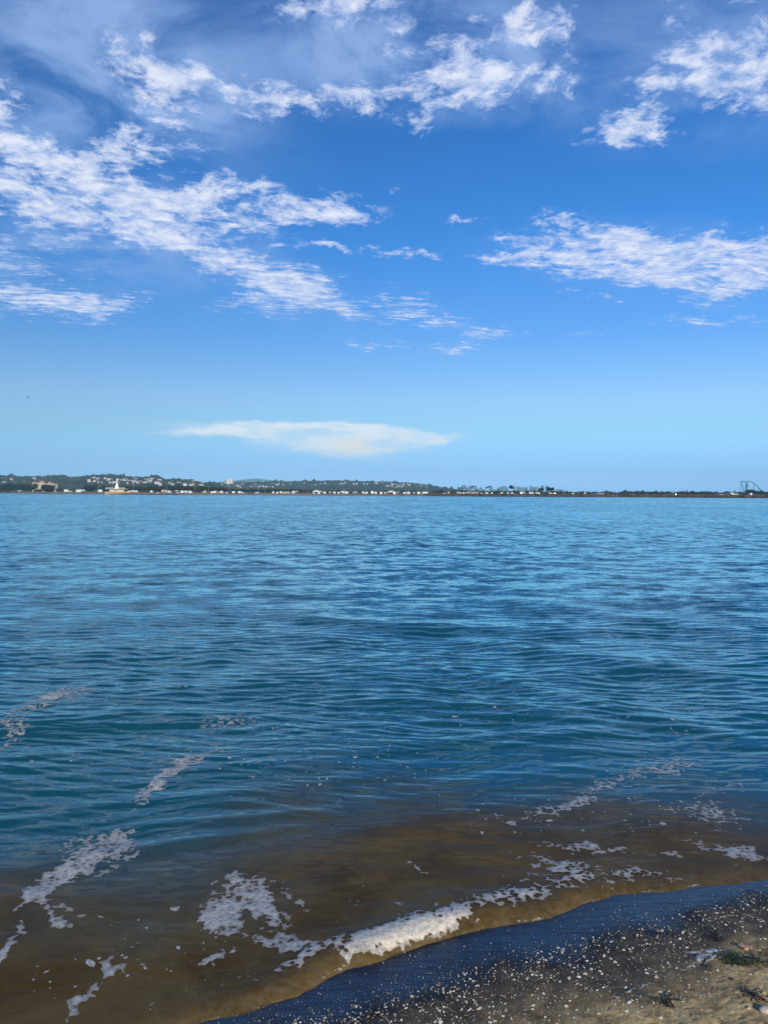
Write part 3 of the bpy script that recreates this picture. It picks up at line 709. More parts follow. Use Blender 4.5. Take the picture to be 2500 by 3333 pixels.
# land: one sheet from the water's edge back to the horizon
cols = np.concatenate([np.arange(-900, 3401, 6.0)])
rowsd = np.array([-25, -4, 0, 3, 7, 12, 18, 26, 36, 60, 120, 300, 800, 2500, 7000, 10900.0])
prof = np.array([-1.2, -.3, 0.05, .35, .7, 1.0, 1.35, 1.7, 2.05, 2.15, 2.15, 2.15, 2.2, 2.3, 2.4, 2.4])
LX = np.zeros((len(rowsd), len(cols))); LY = LX.copy(); LZZ = LX.copy(); levee = LX.copy()
for j, px in enumerate(cols):
    y0 = shoreY(px) * (1 + 0.0025 * math.sin(px * .05) + .002 * math.sin(px * .17)); d = ray(px, 1610); kx = d.x / d.y
    lv = float(sstep(np.array(px), 1360, 1400))
    for i, (dd_, z) in enumerate(zip(rowsd, prof)):
        Y = y0 + dd_; LX[i, j] = Y * kx; LY[i, j] = Y
        z2 = z + lv * (0.6 if 2 < dd_ < 20 else 0) * 1.2
        LZZ[i, j] = z2 + (0.18 * math.sin(px * .31 + i) + .12 * math.sin(px * .77 + 2 * i) if 0 < dd_ < 60 else 0)
        levee[i, j] = lv
for sgn, jj in ((-1, 0), (1, -1)):            # carry it far out to both sides
    pass
fs = grid_mesh('far_shore', LX, LY, LZZ, None, {'levee': levee}); fs['kind'] = 'structure'
m, T, bs = new_mat('far_land')
tc = T.n('TexCoord').outputs['Object']; sp = T.n('SeparateXYZ'); T.put(sp.inputs[0], T.n('NewGeometry').outputs['Position'])
n = T.noise(tc, .12, 5, .7).outputs['Fac']
sand = T.mix(T.rng(n, .35, .65), (0.30, 0.22, 0.13), (0.44, 0.34, 0.21))
dirt = T.mix(T.rng(n, .35, .65), (0.075, 0.048, 0.028), (0.17, 0.115, 0.06))
scrub = T.mix(T.rng(n, .35, .65), (0.07, 0.06, 0.03), (0.15, 0.11, 0.06))
c = T.mix(T.rng(sp.outputs['Z'], 1.9, 2.1), T.mix(attr(T, 'levee'), sand, dirt), scrub)
c = T.mix(T.rng(sp.outputs['Z'], .35, .15), c, (0.045, 0.035, 0.025))
T.put(bs.inputs['Base Color'], c); setp(bs, Roughness=.9)
fs.data.materials.append(m)

# hills: skyline read along the crest, each a ridge with its own distance and depth
HA = [(-500, 1556), (0, 1555), (40, 1554), (60, 1557), (150, 1556), (205, 1554), (235, 1559), (310, 1554), (335, 1553), (380, 1554), (420, 1558), (480, 1558), (520, 1558), (535, 1563), (590, 1566), (625, 1566), (650, 1574), (690, 1579), (730, 1590), (780, 1603)]
HB = [(560, 1600), (620, 1582), (680, 1574), (715, 1575), (760, 1575), (800, 1574), (860, 1574), (900, 1571), (950, 1571), (1000, 1570), (1070, 1568), (1100, 1569), (1160, 1571), (1220, 1572), (1250, 1572), (1290, 1574), (1340, 1576), (1380, 1582), (1420, 1588), (1470, 1595), (1530, 1604)]
HC = [(250, 1600), (300, 1556), (320, 1549), (340, 1543), (355, 1540.5), (372, 1543), (395, 1551), (420, 1560), (470, 1600)]
HD = [(600, 1600), (700, 1575), (740, 1569), (770, 1563), (800, 1560), (830, 1557.5), (845, 1557.5), (870, 1561), (910, 1566), (960, 1570), (1030, 1578), (1150, 1600)]
def interp(P, x):
    xs = [p[0] for p in P]; return float(np.interp(x, xs, [p[1] for p in P]))
def bump(t): t = min(max(t, 0), 1); return t * t * (3 - 2 * t)
def hill(name, P, Y0, Yc, Y1, rough_, matr, step=4, rows=22):
    cols = np.arange(P[0][0], P[-1][0] + 1, step); Ys = np.concatenate([np.linspace(Y0, Yc, rows), np.linspace(Yc, Y1, 8)[1:]])
    X = np.zeros((len(Ys), len(cols))); Yy = X.copy(); Z = X.copy()
    for j, px in enumerate(cols):
        top = at(px, interp(P, px), Yc)
        for i, Y in enumerate(Ys):
            kx = top.x / Yc
            h = max(top.z - 2, 0) * (bump((Y - Y0) / (Yc - Y0)) if Y < Yc else 1 - bump((Y - Yc) / (Y1 - Yc)))
            X[i, j] = Y * kx; Yy[i, j] = Y; Z[i, j] = 2 + h - .6
    Z += rough_ * fbm(X / 160, Yy / 160, 4, int(Yc)) * np.clip((Z - 2) / 12, 0, 1) * np.clip(abs(Yy - Yc) / 60, .2, 1)
    o = grid_mesh(name, X, Yy, Z); o['kind'] = 'structure'; o.data.materials.append(matr)
    def zat(px, Y): return float(2 + max(at(px, interp(P, px), Yc).z - 2, 0) * bump((Y - Y0) / (Yc - Y0)) - .6)
    return zat
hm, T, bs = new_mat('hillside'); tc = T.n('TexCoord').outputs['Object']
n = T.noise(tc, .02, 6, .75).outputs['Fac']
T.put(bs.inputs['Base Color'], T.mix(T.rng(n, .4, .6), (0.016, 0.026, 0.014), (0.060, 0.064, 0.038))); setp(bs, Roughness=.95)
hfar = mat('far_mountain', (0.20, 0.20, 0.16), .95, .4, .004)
zA = hill('hills', HA, 1700, 2600, 3300, 7, hm)
zB = hill('hills', HB, 2400, 3600, 4600, 8, hm)
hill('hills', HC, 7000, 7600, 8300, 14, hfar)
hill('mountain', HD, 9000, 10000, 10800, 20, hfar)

# woods over the hills: a mass of crowns
rnd = random.Random(5)
leafA = mat('foliage_dark', (0.036, 0.054, 0.026), .85, .6, .25); leafB = mat('foliage_olive', (0.060, 0.075, 0.038), .85, .5, .25); leafC = mat('foliage_deep', (0.016, 0.026, 0.013), .85, .6, .3)
leafD = mat('dry_brush', (0.20, 0.13, 0.07), .9, .6, .4)
woods = MB()
for (P, zf, Y0, Yc, n) in ((HA, zA, 1750, 2600, 1500), (HB, zB, 2450, 3600, 1900)):
    for i in range(n):
        px = rnd.uniform(max(P[0][0], -250), P[-1][0] - 6); Y = Y0 + (Yc - Y0) * rnd.random() ** .7
        if rnd.random() < .16: Y = Yc + rnd.uniform(-30, 10)
        z = zf(px, Y)
        if z < 3: continue
        d = ray(px, 1600); x = d.x / d.y * Y; r = rnd.uniform(3, 7) * (1.0 if rnd.random() < .9 else 1.5)
        woods.blob((x, Y, z + r * .35), r, rnd, 1, .3, rnd.choice([0, 0, 1, 2]), (1.3, 1.2, rnd.uniform(.7, 1.2)))
# low growth over the flats between shore and hills
for i in range(1500):
    px = rnd.uniform(-250, 2600); Y = rnd.uniform(1250, 2300); d = ray(px, 1600); r = rnd.uniform(2.5, 5)
    woods.blob((d.x / d.y * Y, Y, 2 + r * .5), r, rnd, 1, .35, rnd.choice([0, 1, 2]), (1.7, 1.4, rnd.uniform(.7, 1.1)))
o = obj('woods', woods.mesh('woods', [leafA, leafB, leafC])); o['kind'] = 'stuff'
# dry brush on the embankment and behind the sand
br = MB()
for i in range(2600):
    px = rnd.uniform(1370, 2560) if i < 2000 else rnd.uniform(-100, 1400)
    y0 = shoreY(px); dd_ = rnd.uniform(4, 34) if px > 1390 and i < 2000 else rnd.uniform(60, 140)
    d = ray(px, 1600); Y = y0 + dd_; zb = float(np.interp(dd_, rowsd, prof)) + (.7 if 2 < dd_ < 20 and px > 1390 else 0); r = rnd.uniform(.4, 1.0)
    br.blob((d.x / d.y * Y, Y, zb + r * .2), r, rnd, 1, .4, 1 if rnd.random() < .22 else 0, (rnd.uniform(1.2, 2.2), 1.2, .75))
o = obj('dry_brush', br.mesh('dry_brush', [leafD, mat('dry_brush_dark', (0.05, .04, .025), .9, .5, .4)])); o['kind'] = 'stuff'
# dark rocks along the water's edge
rk = MB()
for i in range(1100):
    px = rnd.choice([rnd.uniform(86, 578), rnd.uniform(86, 578), rnd.uniform(1560, 2560), rnd.uniform(2180, 2560)]); Y = shoreY(px) + rnd.uniform(-3.0, 2.5); d = ray(px, 1610); r = rnd.uniform(.25, .65)
    rk.blob((d.x / d.y * Y, Y, rnd.uniform(0, .4)), r, rnd, 1, .3, 0, (1.6, 1, .8))
o = obj('shore_rocks', rk.mesh('shore_rocks', [mat('rock_dark', (.045, .037, .030), .8, .5, 1.0)])); o['kind'] = 'stuff'

# ------------------------------------------------------------------ trees one can tell apart
bark = mat('bark', (.16, .12, .08), .9, .4, 2)
def crown_mesh(r, h, n, seed, m_, flat=1.0, leafs=700):
    q = random.Random(seed); mb = MB()
    cl = []
    for i in range(n):
        a = q.uniform(0, 6.28); rr = r * math.sqrt(q.random()) * .75; z = q.uniform(-.5, .5) * h * .75
        k = math.sqrt(max(.15, 1 - (rr / r) ** 2)); cl.append((math.cos(a) * rr, math.sin(a) * rr, z * k, r * q.uniform(.22, .42)))
    for c in cl: mb.blob(c[:3], c[3], q, 1, .35, 0, (1, 1, .75 * flat))
    for i in range(leafs):
        c = q.choice(cl); v = Vector((q.gauss(0, 1), q.gauss(0, 1), q.gauss(0, 1))).normalized() * c[3] * q.uniform(.9, 1.35); v.z *= .8
        p = Vector(c[:3]) + v; u = Vector((q.gauss(0, 1), q.gauss(0, 1), q.gauss(0, 1))).normalized(); w = u.orthogonal().normalized(); L = r * q.uniform(.04, .10)
        mb.quad(p - u * L, p + w * L * .7, p + u * L, p - w * L * .7)
    return mb.mesh('crown', [m_])
def trunk_mesh(h, r, seed, limbs=5, spread=.3):
    q = random.Random(seed); mb = MB()
    top = Vector((q.uniform(-.06, .06) * h, q.uniform(-.05, .05) * h, h * .6))
    mb.tube((0, 0, -.3), top, r, r * .6, 7)
    for i in range(limbs):
        a = q.uniform(0, 6.28); b = top + Vector((math.cos(a) * h * spread, math.sin(a) * h * spread, h * q.uniform(.2, .38))); mb.tube(top - Vector((0, 0, h * q.uniform(0, .15))), b, r * .5, r * .15, 5)
    return mb.mesh('trunk', [bark])
def make_tree(name, h, r, crown_h, n, seed, leaf, flat=1.0, leafs=500):
    t = empty(name)
    obj('trunk', trunk_mesh(h * .9, max(.12, h * .028), seed, 5, r / h * .55), t)
    obj('crown', crown_mesh(r, crown_h, n, seed, leaf, flat, leafs), t, (0, 0, h - crown_h * .55))
    return t
BASE = {}
def put(kind, builder, loc, s=1.0, rz=0.0, sx=1.0):
    if kind not in BASE: BASE[kind] = builder(); o = BASE[kind]; o['_f'] = 1; del o['_f']
    else: o = copy_tree(BASE[kind])
    o.location = loc; o.rotation_euler = (0, 0, rz); o.scale = (s * sx, s, s); return o
GROVE = [lambda i=i: make_tree('grove_tree', 10, 5.2, 7.5, 26, 100 + i, leafC, 1.0, 300) for i in range(4)]
rnd = random.Random(21)
def base(px, Y, z=LZ): d = ray(px, 1605); return Vector((d.x / d.y * Y, Y, z))
def grove(x0, x1, top, Y, n, label, group, var=2.0):
    for i in range(n):
        px = x0 + (x1 - x0) * (i + .5 + rnd.uniform(-.3, .3)) / n; YY_ = Y + rnd.uniform(-40, 40)
        tp = (top(px) if callable(top) else top) + rnd.uniform(-var, var) * .6
        hgt = max(3.5, at(px, tp, YY_).z - LZ); k = rnd.randrange(4)
        o = put('grove%d' % k, GROVE[k], base(px, YY_), hgt / 10.6, rnd.uniform(0, 6.28), rnd.uniform(1.0, 1.35))
        tag(o, label, 'tree', group)
grove(20, 112, lambda x: 1572 + 3 * math.sin(x * .2), 1150, 11, 'dark bushy tree in the grove left of the pink hotel', 'trees left of the hotel')
grove(-4, 18, 1576, 1150, 3, 'dark tree at the far left end of the opposite shore', 'trees at the left end')
grove(272, 312, 1577, 1100, 3, 'dark rounded tree standing between the hotel and the white cone monument', 'trees left of the monument')
grove(331, 352, 1579, 1100, 3, 'dark tree directly behind the left side of the cone monument', 'trees behind the monument left')
grove(386, 432, 1580, 1100, 5, 'dark tree just right of the cone monument', 'trees right of the monument')
grove(436, 725, lambda x: 1580 - 2.5 * math.sin((x - 436) / 290 * 3.1) + (x - 436) * .009, 1120, 32, 'dark dense tree in the long grove between the monument and the white tower block', 'long dark grove')
grove(728, 1000, lambda x: 1588 + (x - 728) * .008, 1200, 26, 'grey-green tree in the tree line left of the first white marquee', 'tree line left of the marquee')
grove(1003, 1400, lambda x: 1596, 1150, 26, 'low grey-green tree behind the packed row of trailers', 'tree line behind the trailers')
grove(1405, 1500, lambda x: 1598.5, 950, 10, 'low dark tree above the left end of the brown embankment', 'trees above the embankment left')
grove(1555, 1620, lambda x: 1596.5, 950, 6, 'rounded grey tree below the downtown towers', 'trees below the downtown towers')
grove(1622, 1700, lambda x: 1598, 1000, 7, 'rounded grey-green tree behind the tall lone tree', 'trees behind the lone tree')
grove(1702, 1900, lambda x: 1602, 1000, 12, 'low pale tree in the line behind the spreading trees', 'trees behind the spreading trees')
grove(1905, 2330, lambda x: 1601.5 + 1.5 * math.sin(x * .05), 1100, 34, 'low grey-green tree in the line right of centre towards the roller coaster', 'tree line towards the coaster')
grove(2372, 2392, 1598, 1500, 2, 'rounded dark tree left of the roller coaster', 'trees left of the coaster')
grove(2394, 2416, 1600, 1500, 3, 'dark tree under the left end of the roller coaster', 'trees under the coaster')
grove(2432, 2462, lambda x: 1592 + abs(x - 2446) * .12, 1300, 4, 'big olive tree in front of the roller coaster', 'big trees before the coaster')
grove(2466, 2484, 1594, 1350, 2, 'tree under the sloping track of the coaster', 'trees under the sloping track')
grove(2486, 2506, 1599, 1200, 3, 'dark tree at the right end of the far shore', 'trees at the right end')
o = make_tree('broad_tree', 9, 8.5, 7, 34, 7, leafC, 1.0, 900); p = base(158, 1050); o.location = p; o.scale = (.92,) * 3 if True else None
kk = (at(158, 1577.5, 1050).z - LZ) / 9.3; o.scale = (kk * 1.0, kk, kk); tag(o, 'broad dark green tree in front of the right half of the pink hotel', 'tree')
# the lone trees on the right of the centre
def lone(px, top, bot, Y, wpx, seed, label, crown_part):
    h = at(px, top, Y).z - LZ; r = wpx / 2 * Y / F
    t = empty('lone_tree', base(px, Y)); q = random.Random(seed)
    tm = MB(); fork = Vector((q.uniform(-.1, .1) * r, 0, h * (1 - crown_part)))
    tm.tube((0, 0, -.4), fork, h * .022, h * .016, 7)
    for i in range(6):
        a = q.uniform(0, 6.28); tm.tube(fork, fork + Vector((math.cos(a) * r * .6, math.sin(a) * r * .5, h * crown_part * q.uniform(.35, .7))), h * .011, h * .004, 5)
    obj('trunk', tm.mesh('trunk', [bark]), t)
    obj('crown', crown_mesh(r, h * crown_part * .95, 20, seed, leafC, .85, 900), t, (0, 0, h - h * crown_part * .48))
    return tag(t, label, 'tree')
o = lone(1664, 1579, 1604, 780, 17, 31, 'tall lone tree with a bare lower trunk and a lopsided dark crown', .5)
o = lone(1761, 1587, 1604, 760, 17, 32, 'ragged open-crowned dark tree, just left of the umbrella-shaped tree', .6)
o = lone(1791, 1586, 1604, 760, 27, 33, 'wide umbrella-shaped dark tree with slender stems', .5)
# palms
def palm_mesh(h, seed, fr=26, cr=2.4):
    q = random.Random(seed); c = MB()
    for i in range(fr):
        a = i * 2.4; el = R(q.uniform(-50, 75)); L = cr * q.uniform(.8, 1.1); p = Vector((0, 0, 0)); dirv = Vector((math.cos(a) * math.cos(el), math.sin(a) * math.cos(el), math.sin(el)))
        side = Vector((-math.sin(a), math.cos(a), 0)); w = .30
        for k in range(4):
            p2 = p + dirv * (L / 4); w2 = .42 if k < 2 else (.25 if k == 2 else .02)
            c.quad(p - side * w, p + Vector((0, 0, .08)), p2 + Vector((0, 0, .08)), p2 - side * w2); c.quad(p + Vector((0, 0, .08)), p + side * w, p2 + side * w2, p2 + Vector((0, 0, .08)))
            p = p2; w = w2; dirv = (dirv - Vector((0, 0, .28))).normalized()
    return c.mesh('fronds', [leafC])
def make_palm(h, seed):
    t = empty('palm_tree'); mb = MB(); mb.tube((0, 0, -.3), (.15, 0, h * .5), .30, .22, 8); mb.tube((.15, 0, h * .5), (.1, .05, h), .22, .17, 8)
    obj('trunk', mb.mesh('trunk', [bark]), t); obj('fronds', palm_mesh(h, seed), t, (.1, .05, h)); return t
PB = [lambda i=i: make_palm(12, 60 + i) for i in range(3)]
def palm(px, top, Y, label, group, i=0, fat=1.0):
    h = at(px, top, Y).z - LZ - 1.4
    o = put('palm%d' % (i % 3), PB[i % 3], base(px, Y), 1.0, rnd.uniform(0, 6)); s_ = h / 12; o.scale = (fat * max(s_, .7), fat * max(s_, .7), s_)
    return tag(o, label, 'palm', group)
PG = 'palms by the far shore'
for i, (px, top, lb) in enumerate([(1493, 1583.5, 'left palm of the close pair in front of the leftmost downtown tower'), (1501.5, 1583.5, 'right palm of the close pair in front of the leftmost downtown tower'),
    (1538.5, 1579.5, 'tall single palm just right of the crane boom'), (1584, 1582, 'shorter left palm of the spaced pair among the downtown towers'), (1593.5, 1579.5, 'taller right palm of the spaced pair among the downtown towers'), (1620.5, 1589.5, 'short thin palm left of the wide block of downtown towers')]):
    palm(px, top, 820, lb, PG, i, 1.75)
for i in range(44):
    px = 1985 + i * 8.1 + rnd.uniform(-3, 3)
    if 2365 < px: break
    palm(px, 1598.5 + rnd.uniform(-1.4, 1.6), 1300 + rnd.uniform(-60, 60), 'small distant palm in the row of palms left of the roller coaster', 'row of small distant palms', i, 1.2)
for i, (px, top, lb) in enumerate([(419, 1553.5, 'lone palm on the hill crest right of the far cone-shaped peak'), (252, 1551, 'lone palm on the hill crest left of the far cone-shaped peak'), (407.5, 1550.5, 'tiny tall palm against the sky above the cone monument')][:2]):
    Y = 2600; z0 = zA(px, Y); h = at(px, top - 2.5, Y).z - z0 - 1; o = put('palm%d' % i, PB[i], Vector((ray(px, 1600).x / ray(px, 1600).y * Y, Y, z0)), 1); o.scale = (1.6, 1.6, h / 12); tag(o, lb, 'palm')
# conifer-like spike on the warm-lit ridge
for px, top, Y, lb in ((1289.5, 1563, 3600, 'pointed conifer on the crest of the house-covered ridge'), (1471, 1579.5, 3300, 'pointed conifer right of the house-covered ridge')):
    t = empty('conifer'); z0 = zB(px, 3600) if px < 1400 else 3; h = at(px, top, Y).z - z0; b_ = base(px, Y, z0); t.location = b_; mb = MB()
    for k in range(9): mb.blob((0, 0, h * (.2 + .085 * k)), h * .17 * (1 - k / 10.5), rnd, 1, .3)
    obj('crown', mb.mesh('crown', [leafC]), t); mb = MB(); mb.tube((0, 0, -1), (0, 0, h * .9), h * .03, h * .01); obj('trunk', mb.mesh('trunk', [bark]), t); tag(t, lb, 'tree')

# ------------------------------------------------------------------ houses on the hillsides
wallm = [mat('wall_white', (.86, .84, .79), .7, .1, .3), mat('wall_cream', (.74, .66, .52), .7, .1, .3), mat('wall_grey', (.45, .46, .46), .7, .1, .3), mat('wall_pink', (.66, .48, .40), .7, .1, .3)]
roofm = [mat('roof_grey', (.20, .19, .19), .8, .2, .3), mat('roof_tile', (.34, .17, .11), .8, .2, .3), mat('roof_pale', (.6, .58, .55), .8, .1, .3)]
glassm = mat('window_glass', (.05, .07, .09), .15, .2, 1, 0, .6)
def house_proto(wi, ri, seed):
    q = random.Random(seed); w, dp, h = q.uniform(9, 16), q.uniform(8, 11), q.choice([3.4, 5.6, 6.0]); t = empty('house')
    mb = MB(); mb.box(-w / 2, w / 2, -dp / 2, dp / 2, -3, h); obj('wall', mb.mesh('wall', [wallm[wi]]), t)
    mb = MB(); r = .5; n = 0
    A = [(-w / 2 - r, -dp / 2 - r, h), (w / 2 + r, -dp / 2 - r, h), (w / 2 + r, dp / 2 + r, h), (-w / 2 - r, dp / 2 + r, h), (-w / 2 + 2, 0, h + 2), (w / 2 - 2, 0, h + 2)]
    mb.v = A; mb.f = [(0, 1, 5, 4), (1, 2, 5), (2, 3, 4, 5), (3, 0, 4), (3, 2, 1, 0)]; mb.mi = [0] * 5
    obj('roof', mb.mesh('roof', [roofm[ri]]), t)
    for k in range(int(w // 3.5)):
        for fl_ in range(1 if h < 4 else 2):
            mb = MB(); x = -w / 2 + 1 + k * 3.4; mb.box(x, x + 1.6, -dp / 2 - .05, -dp / 2 + .05, 1 + fl_ * 2.7, 2.3 + fl_ * 2.7); obj('window', mb.mesh('window', [glassm]), t)
    return t
HP = [(0, 0), (0, 1), (1, 1), (2, 0), (0, 2), (1, 2), (3, 1), (0, 2)]
rnd = random.Random(77)
def place_house(px, py, zf, Y0, Yc, label, group, sc_=1.0, simple=True, hp=None):
    lo, hi = Y0, Yc
    for _ in range(24):                        # where the slope shows at this height
        mid = (lo + hi) / 2; p = at(px, py, mid)
        if zf(px, mid) < p.z: lo = mid
        else: hi = mid
    Y = (lo + hi) / 2
    if abs(Y - Yc) < 3: Y = Yc - 8
    k = rnd.choice([0, 0, 1, 2, 3, 4, 5, 6, 7]) if hp is None else hp
    o = put('house%d' % k, lambda: house_proto(HP[k][0], HP[k][1], 300 + k), Vector((ray(px, py).x / ray(px, py).y * Y, Y, zf(px, Y) + 1.5)), sc_, rnd.uniform(-.5, .5))
    wl = ['white', 'cream', 'grey', 'pink'][HP[k][0]]; rf_ = ['grey', 'tiled', 'pale'][HP[k][1]]
    where = label[label.index(' house ') + 7:]
    return tag(o, 'small %s house with %s roof %s' % (wl, rf_, where), 'house', group)
ZO = [(300, 520, 1559, 1576, 88, HA, zA, 1700, 2600, 'small pale house behind the cone monument', 'houses behind the monument'),
      (520, 660, 1567, 1582, 34, HA, zA, 1700, 2600, 'small pale house above the long dark grove', 'houses above the dark grove'),
      (0, 300, 1556, 1590, 20, HA, zA, 1700, 2600, 'small pale house on the wooded hillside near the pink hotel', 'houses around the hotel hillside'),
      (660, 735, 1573, 1582, 14, HB, zB, 2400, 3600, 'white house just left of the white tower block', 'houses left of the tower block'),
      (758, 930, 1576, 1588, 34, HB, zB, 2400, 3600, 'white house on the slope right of the white tower block', 'houses right of the tower block'),
      (940, 1250, 1569, 1582, 42, HB, zB, 2400, 3600, 'small pale house on the wooded ridge above the first marquee', 'houses on the wooded ridge'),
      (1255, 1400, 1574, 1590, 72, HB, zB, 2400, 3600, 'small pale house on the sunlit ridge above the second marquee', 'sunlit houses on the ridge'),
      (1400, 1490, 1588, 1599, 24, HB, zB, 2400, 3600, 'small pale house at the low right end of the ridge', 'houses at the end of the ridge')]
nh = 0
for (x0, x1, y0, y1, n_, P, zf, Y0, Yc, lb, gr) in ZO:
    for i in range(n_):
        if nh >= 300: break
        px = rnd.uniform(x0, x1); cr_ = interp(P, px); py = max(rnd.uniform(y0, y1), cr_ + .8)
        if zf(px, Yc) < 6: continue
        place_house(px, py, zf, Y0, Yc, lb, gr, rnd.uniform(.5, .85)); nh += 1

# ------------------------------------------------------------------ larger buildings
def windows_on(parent, x0, x1, z0, z1, y, nx, nz, ww=.55, wh=.5, name='window', m_=None):
    if nx * nz > 90: nx = 90 // nz
    for i in range(nx):
        for k in range(nz):
            mb = MB(); cx, cz = x0 + (x1 - x0) * (i + .5) / nx, z0 + (z1 - z0) * (k + .5) / nz
            hw, hh = (x1 - x0) / nx * ww / 2, (z1 - z0) / nz * wh / 2
            mb.box(cx - hw, cx + hw, y - .06, y + .1, cz - hh, cz + hh); obj(name, mb.mesh(name, [m_ or glassm]), parent)
def pxw(x0, x1, Y): return (x1 - x0) * Y / F
# pink hotel, three wings with small tiled towers
Y = 1350; hot = empty('hotel', base(140, Y)); hw = lambda px: (px - 140) * Y / F; hz = lambda py, px=140: at(px, py, Y).z - LZ
pinkm = mat('stucco_pink', (.66, .47, .34), .75, .12, .2); creamm = mat('stucco_cream', (.74, .64, .48), .75, .12, .2); tile = mat('terracotta', (.42, .19, .10), .8, .2, .5)
for (a, b_, top, dy) in ((103, 121, 1571, 4), (121, 144, 1573, 0), (144, 176, 1574, 2)):
    mb = MB(); mb.box(hw(a), hw(b_), dy, dy + 14, -1, hz(top)); obj('wing', mb.mesh('wing', [pinkm if a == 103 else creamm]), hot)
    windows_on(hot, hw(a) + .5, hw(b_) - .5, 2, hz(top) - .8, dy, max(3, int((b_ - a) / 2.6)), 4)
    mb = MB(); mb.box(hw(a) - .4, hw(b_) + .4, dy - .5, dy + 14.5, hz(top), hz(top) + .7, 0, .2, .2); obj('roof', mb.mesh('roof', [tile]), hot)
for (a, b_, top) in ((104, 113, 1569), (128, 141, 1565.5), (156, 164, 1568.5)):
    tw = MB(); tw.box(hw(a), hw(b_), 1, 9, hz(1574), hz(top) - 1); o_ = obj('roof_tower', tw.mesh('roof_tower', [pinkm]), hot)
    tw = MB(); tw.box(hw(a) - .6, hw(b_) + .6, .4, 9.6, hz(top) - 1, hz(top) + 1, 0, (hw(b_) - hw(a)) * .35, 3.5); obj('roof', tw.mesh('roof', [tile]), o_)
mb = MB(); mb.box(hw(118), hw(142), -16, -4, -.5, hz(1589)); obj('annex', mb.mesh('annex', [creamm]), hot)
tag(hot, 'pink and cream hotel with tiled corner towers above the left beach', 'hotel')
# flat institutional blocks on the left hill
for (a, b_, top, bot, Y, lb) in ((50, 98, 1557, 1563, 2350, 'long flat pale building on the hill behind the left grove, upper left'), (65, 92, 1565, 1571, 2200, 'pale low block just below the long flat building at the left'), (6, 20, 1567, 1573, 2200, 'small pale grey block left of the hotel, near the left edge'),
        (201, 229, 1560, 1567, 2350, 'pale flat-roofed block on the hill between hotel and monument'), (230, 262, 1559, 1564, 2400, 'second pale flat-roofed block right of its neighbour on the hill between hotel and monument'), (247, 282, 1555, 1558, 2450, 'thin pinkish building on the crest left of the far peak')):
    t = empty('flat_building', base((a + b_) / 2, Y, at(0, bot, Y).z - 6 if False else at((a + b_) / 2, bot, Y).z)); W = pxw(a, b_, Y) / 2; hh = (bot - top) * Y / F
    mb = MB(); mb.box(-W, W, 0, 18, -12, hh); obj('wall', mb.mesh('wall', [wallm[2]]), t)
    mb = MB(); mb.box(-W - .5, W + .5, -.6, 18.6, hh, hh + .5); obj('roof', mb.mesh('roof', [roofm[0]]), t)
    windows_on(t, -W + 1, W - 1, .5, hh - .5, 0, 12, 2, .7, .45); tag(t, lb, 'building')
# white tower block above the houses
Y = 3300; t = empty('tower_block', base(745, Y, 10)); u = lambda px: (px - 745) * Y / F; z0 = at(745, 1576, Y).z - 10; zz = lambda py: at(745, py, Y).z - 10
tm_ = mat('tower_white', (.93, .87, .74), .6, .06, .1)
for (a, b_, top, dy) in ((729, 737, 1562, 6), (737, 744, 1558.5, 0), (744.5, 750, 1560, 3), (750.5, 756, 1558, 0)):
    mb = MB(); mb.box(u(a), u(b_), dy, dy + 22, z0 - 20, zz(top)); w_o = obj('tower', mb.mesh('tower', [tm_ if a > 730 else wallm[2]]), t)
    for k in range(10):
        mb = MB(); zk = z0 + (zz(top) - z0) * (k + .4) / 10; mb.box(u(a) + 1.2, u(b_) - 1.2, dy - .15, dy + .1, zk, zk + .5); obj('window', mb.mesh('window', [glassm]), w_o)
tag(t, 'cluster of tall white apartment towers catching the sun above the hillside houses', 'apartment tower')
# downtown towers, the blue of distance haze painted into their walls
sky_m = [mat('tower_glass_hazed', (.09, .17, .24), .3, .2, .02), mat('tower_concrete_hazed', (.15, .23, .30), .6, .15, .02)]
DT = [(1503, 1518, 1579, 0), (1519, 1526, 1586, 0), (1526, 1536, 1581, 0), (1543, 1553, 1581, 0), (1554, 1560, 1590, 0), (1562, 1571, 1586, 0), (1572, 1580, 1592, 0), (1596, 1603, 1582, 0), (1604, 1614, 1592, 0), (1620, 1628, 1585.5, 0), (1628, 1636, 1584, 0), (1636, 1644, 1581, 0), (1644, 1650, 1583, 0), (1650, 1655, 1587, 0), (1673, 1677, 1581, 0),
      (1682, 1690, 1583, 1), (1691, 1697, 1585, 0), (1700, 1709, 1586, 0), (1710, 1718, 1585, 0), (1724, 1735, 1579, 2), (1736, 1743, 1584.5, 0), (1744, 1752, 1583.5, 0), (1762, 1771, 1580, 0), (1777, 1785.5, 1581, 0), (1811, 1832, 1592, 0), (1836, 1848, 1597, 0), (1580.5, 1590, 1597, 0)]
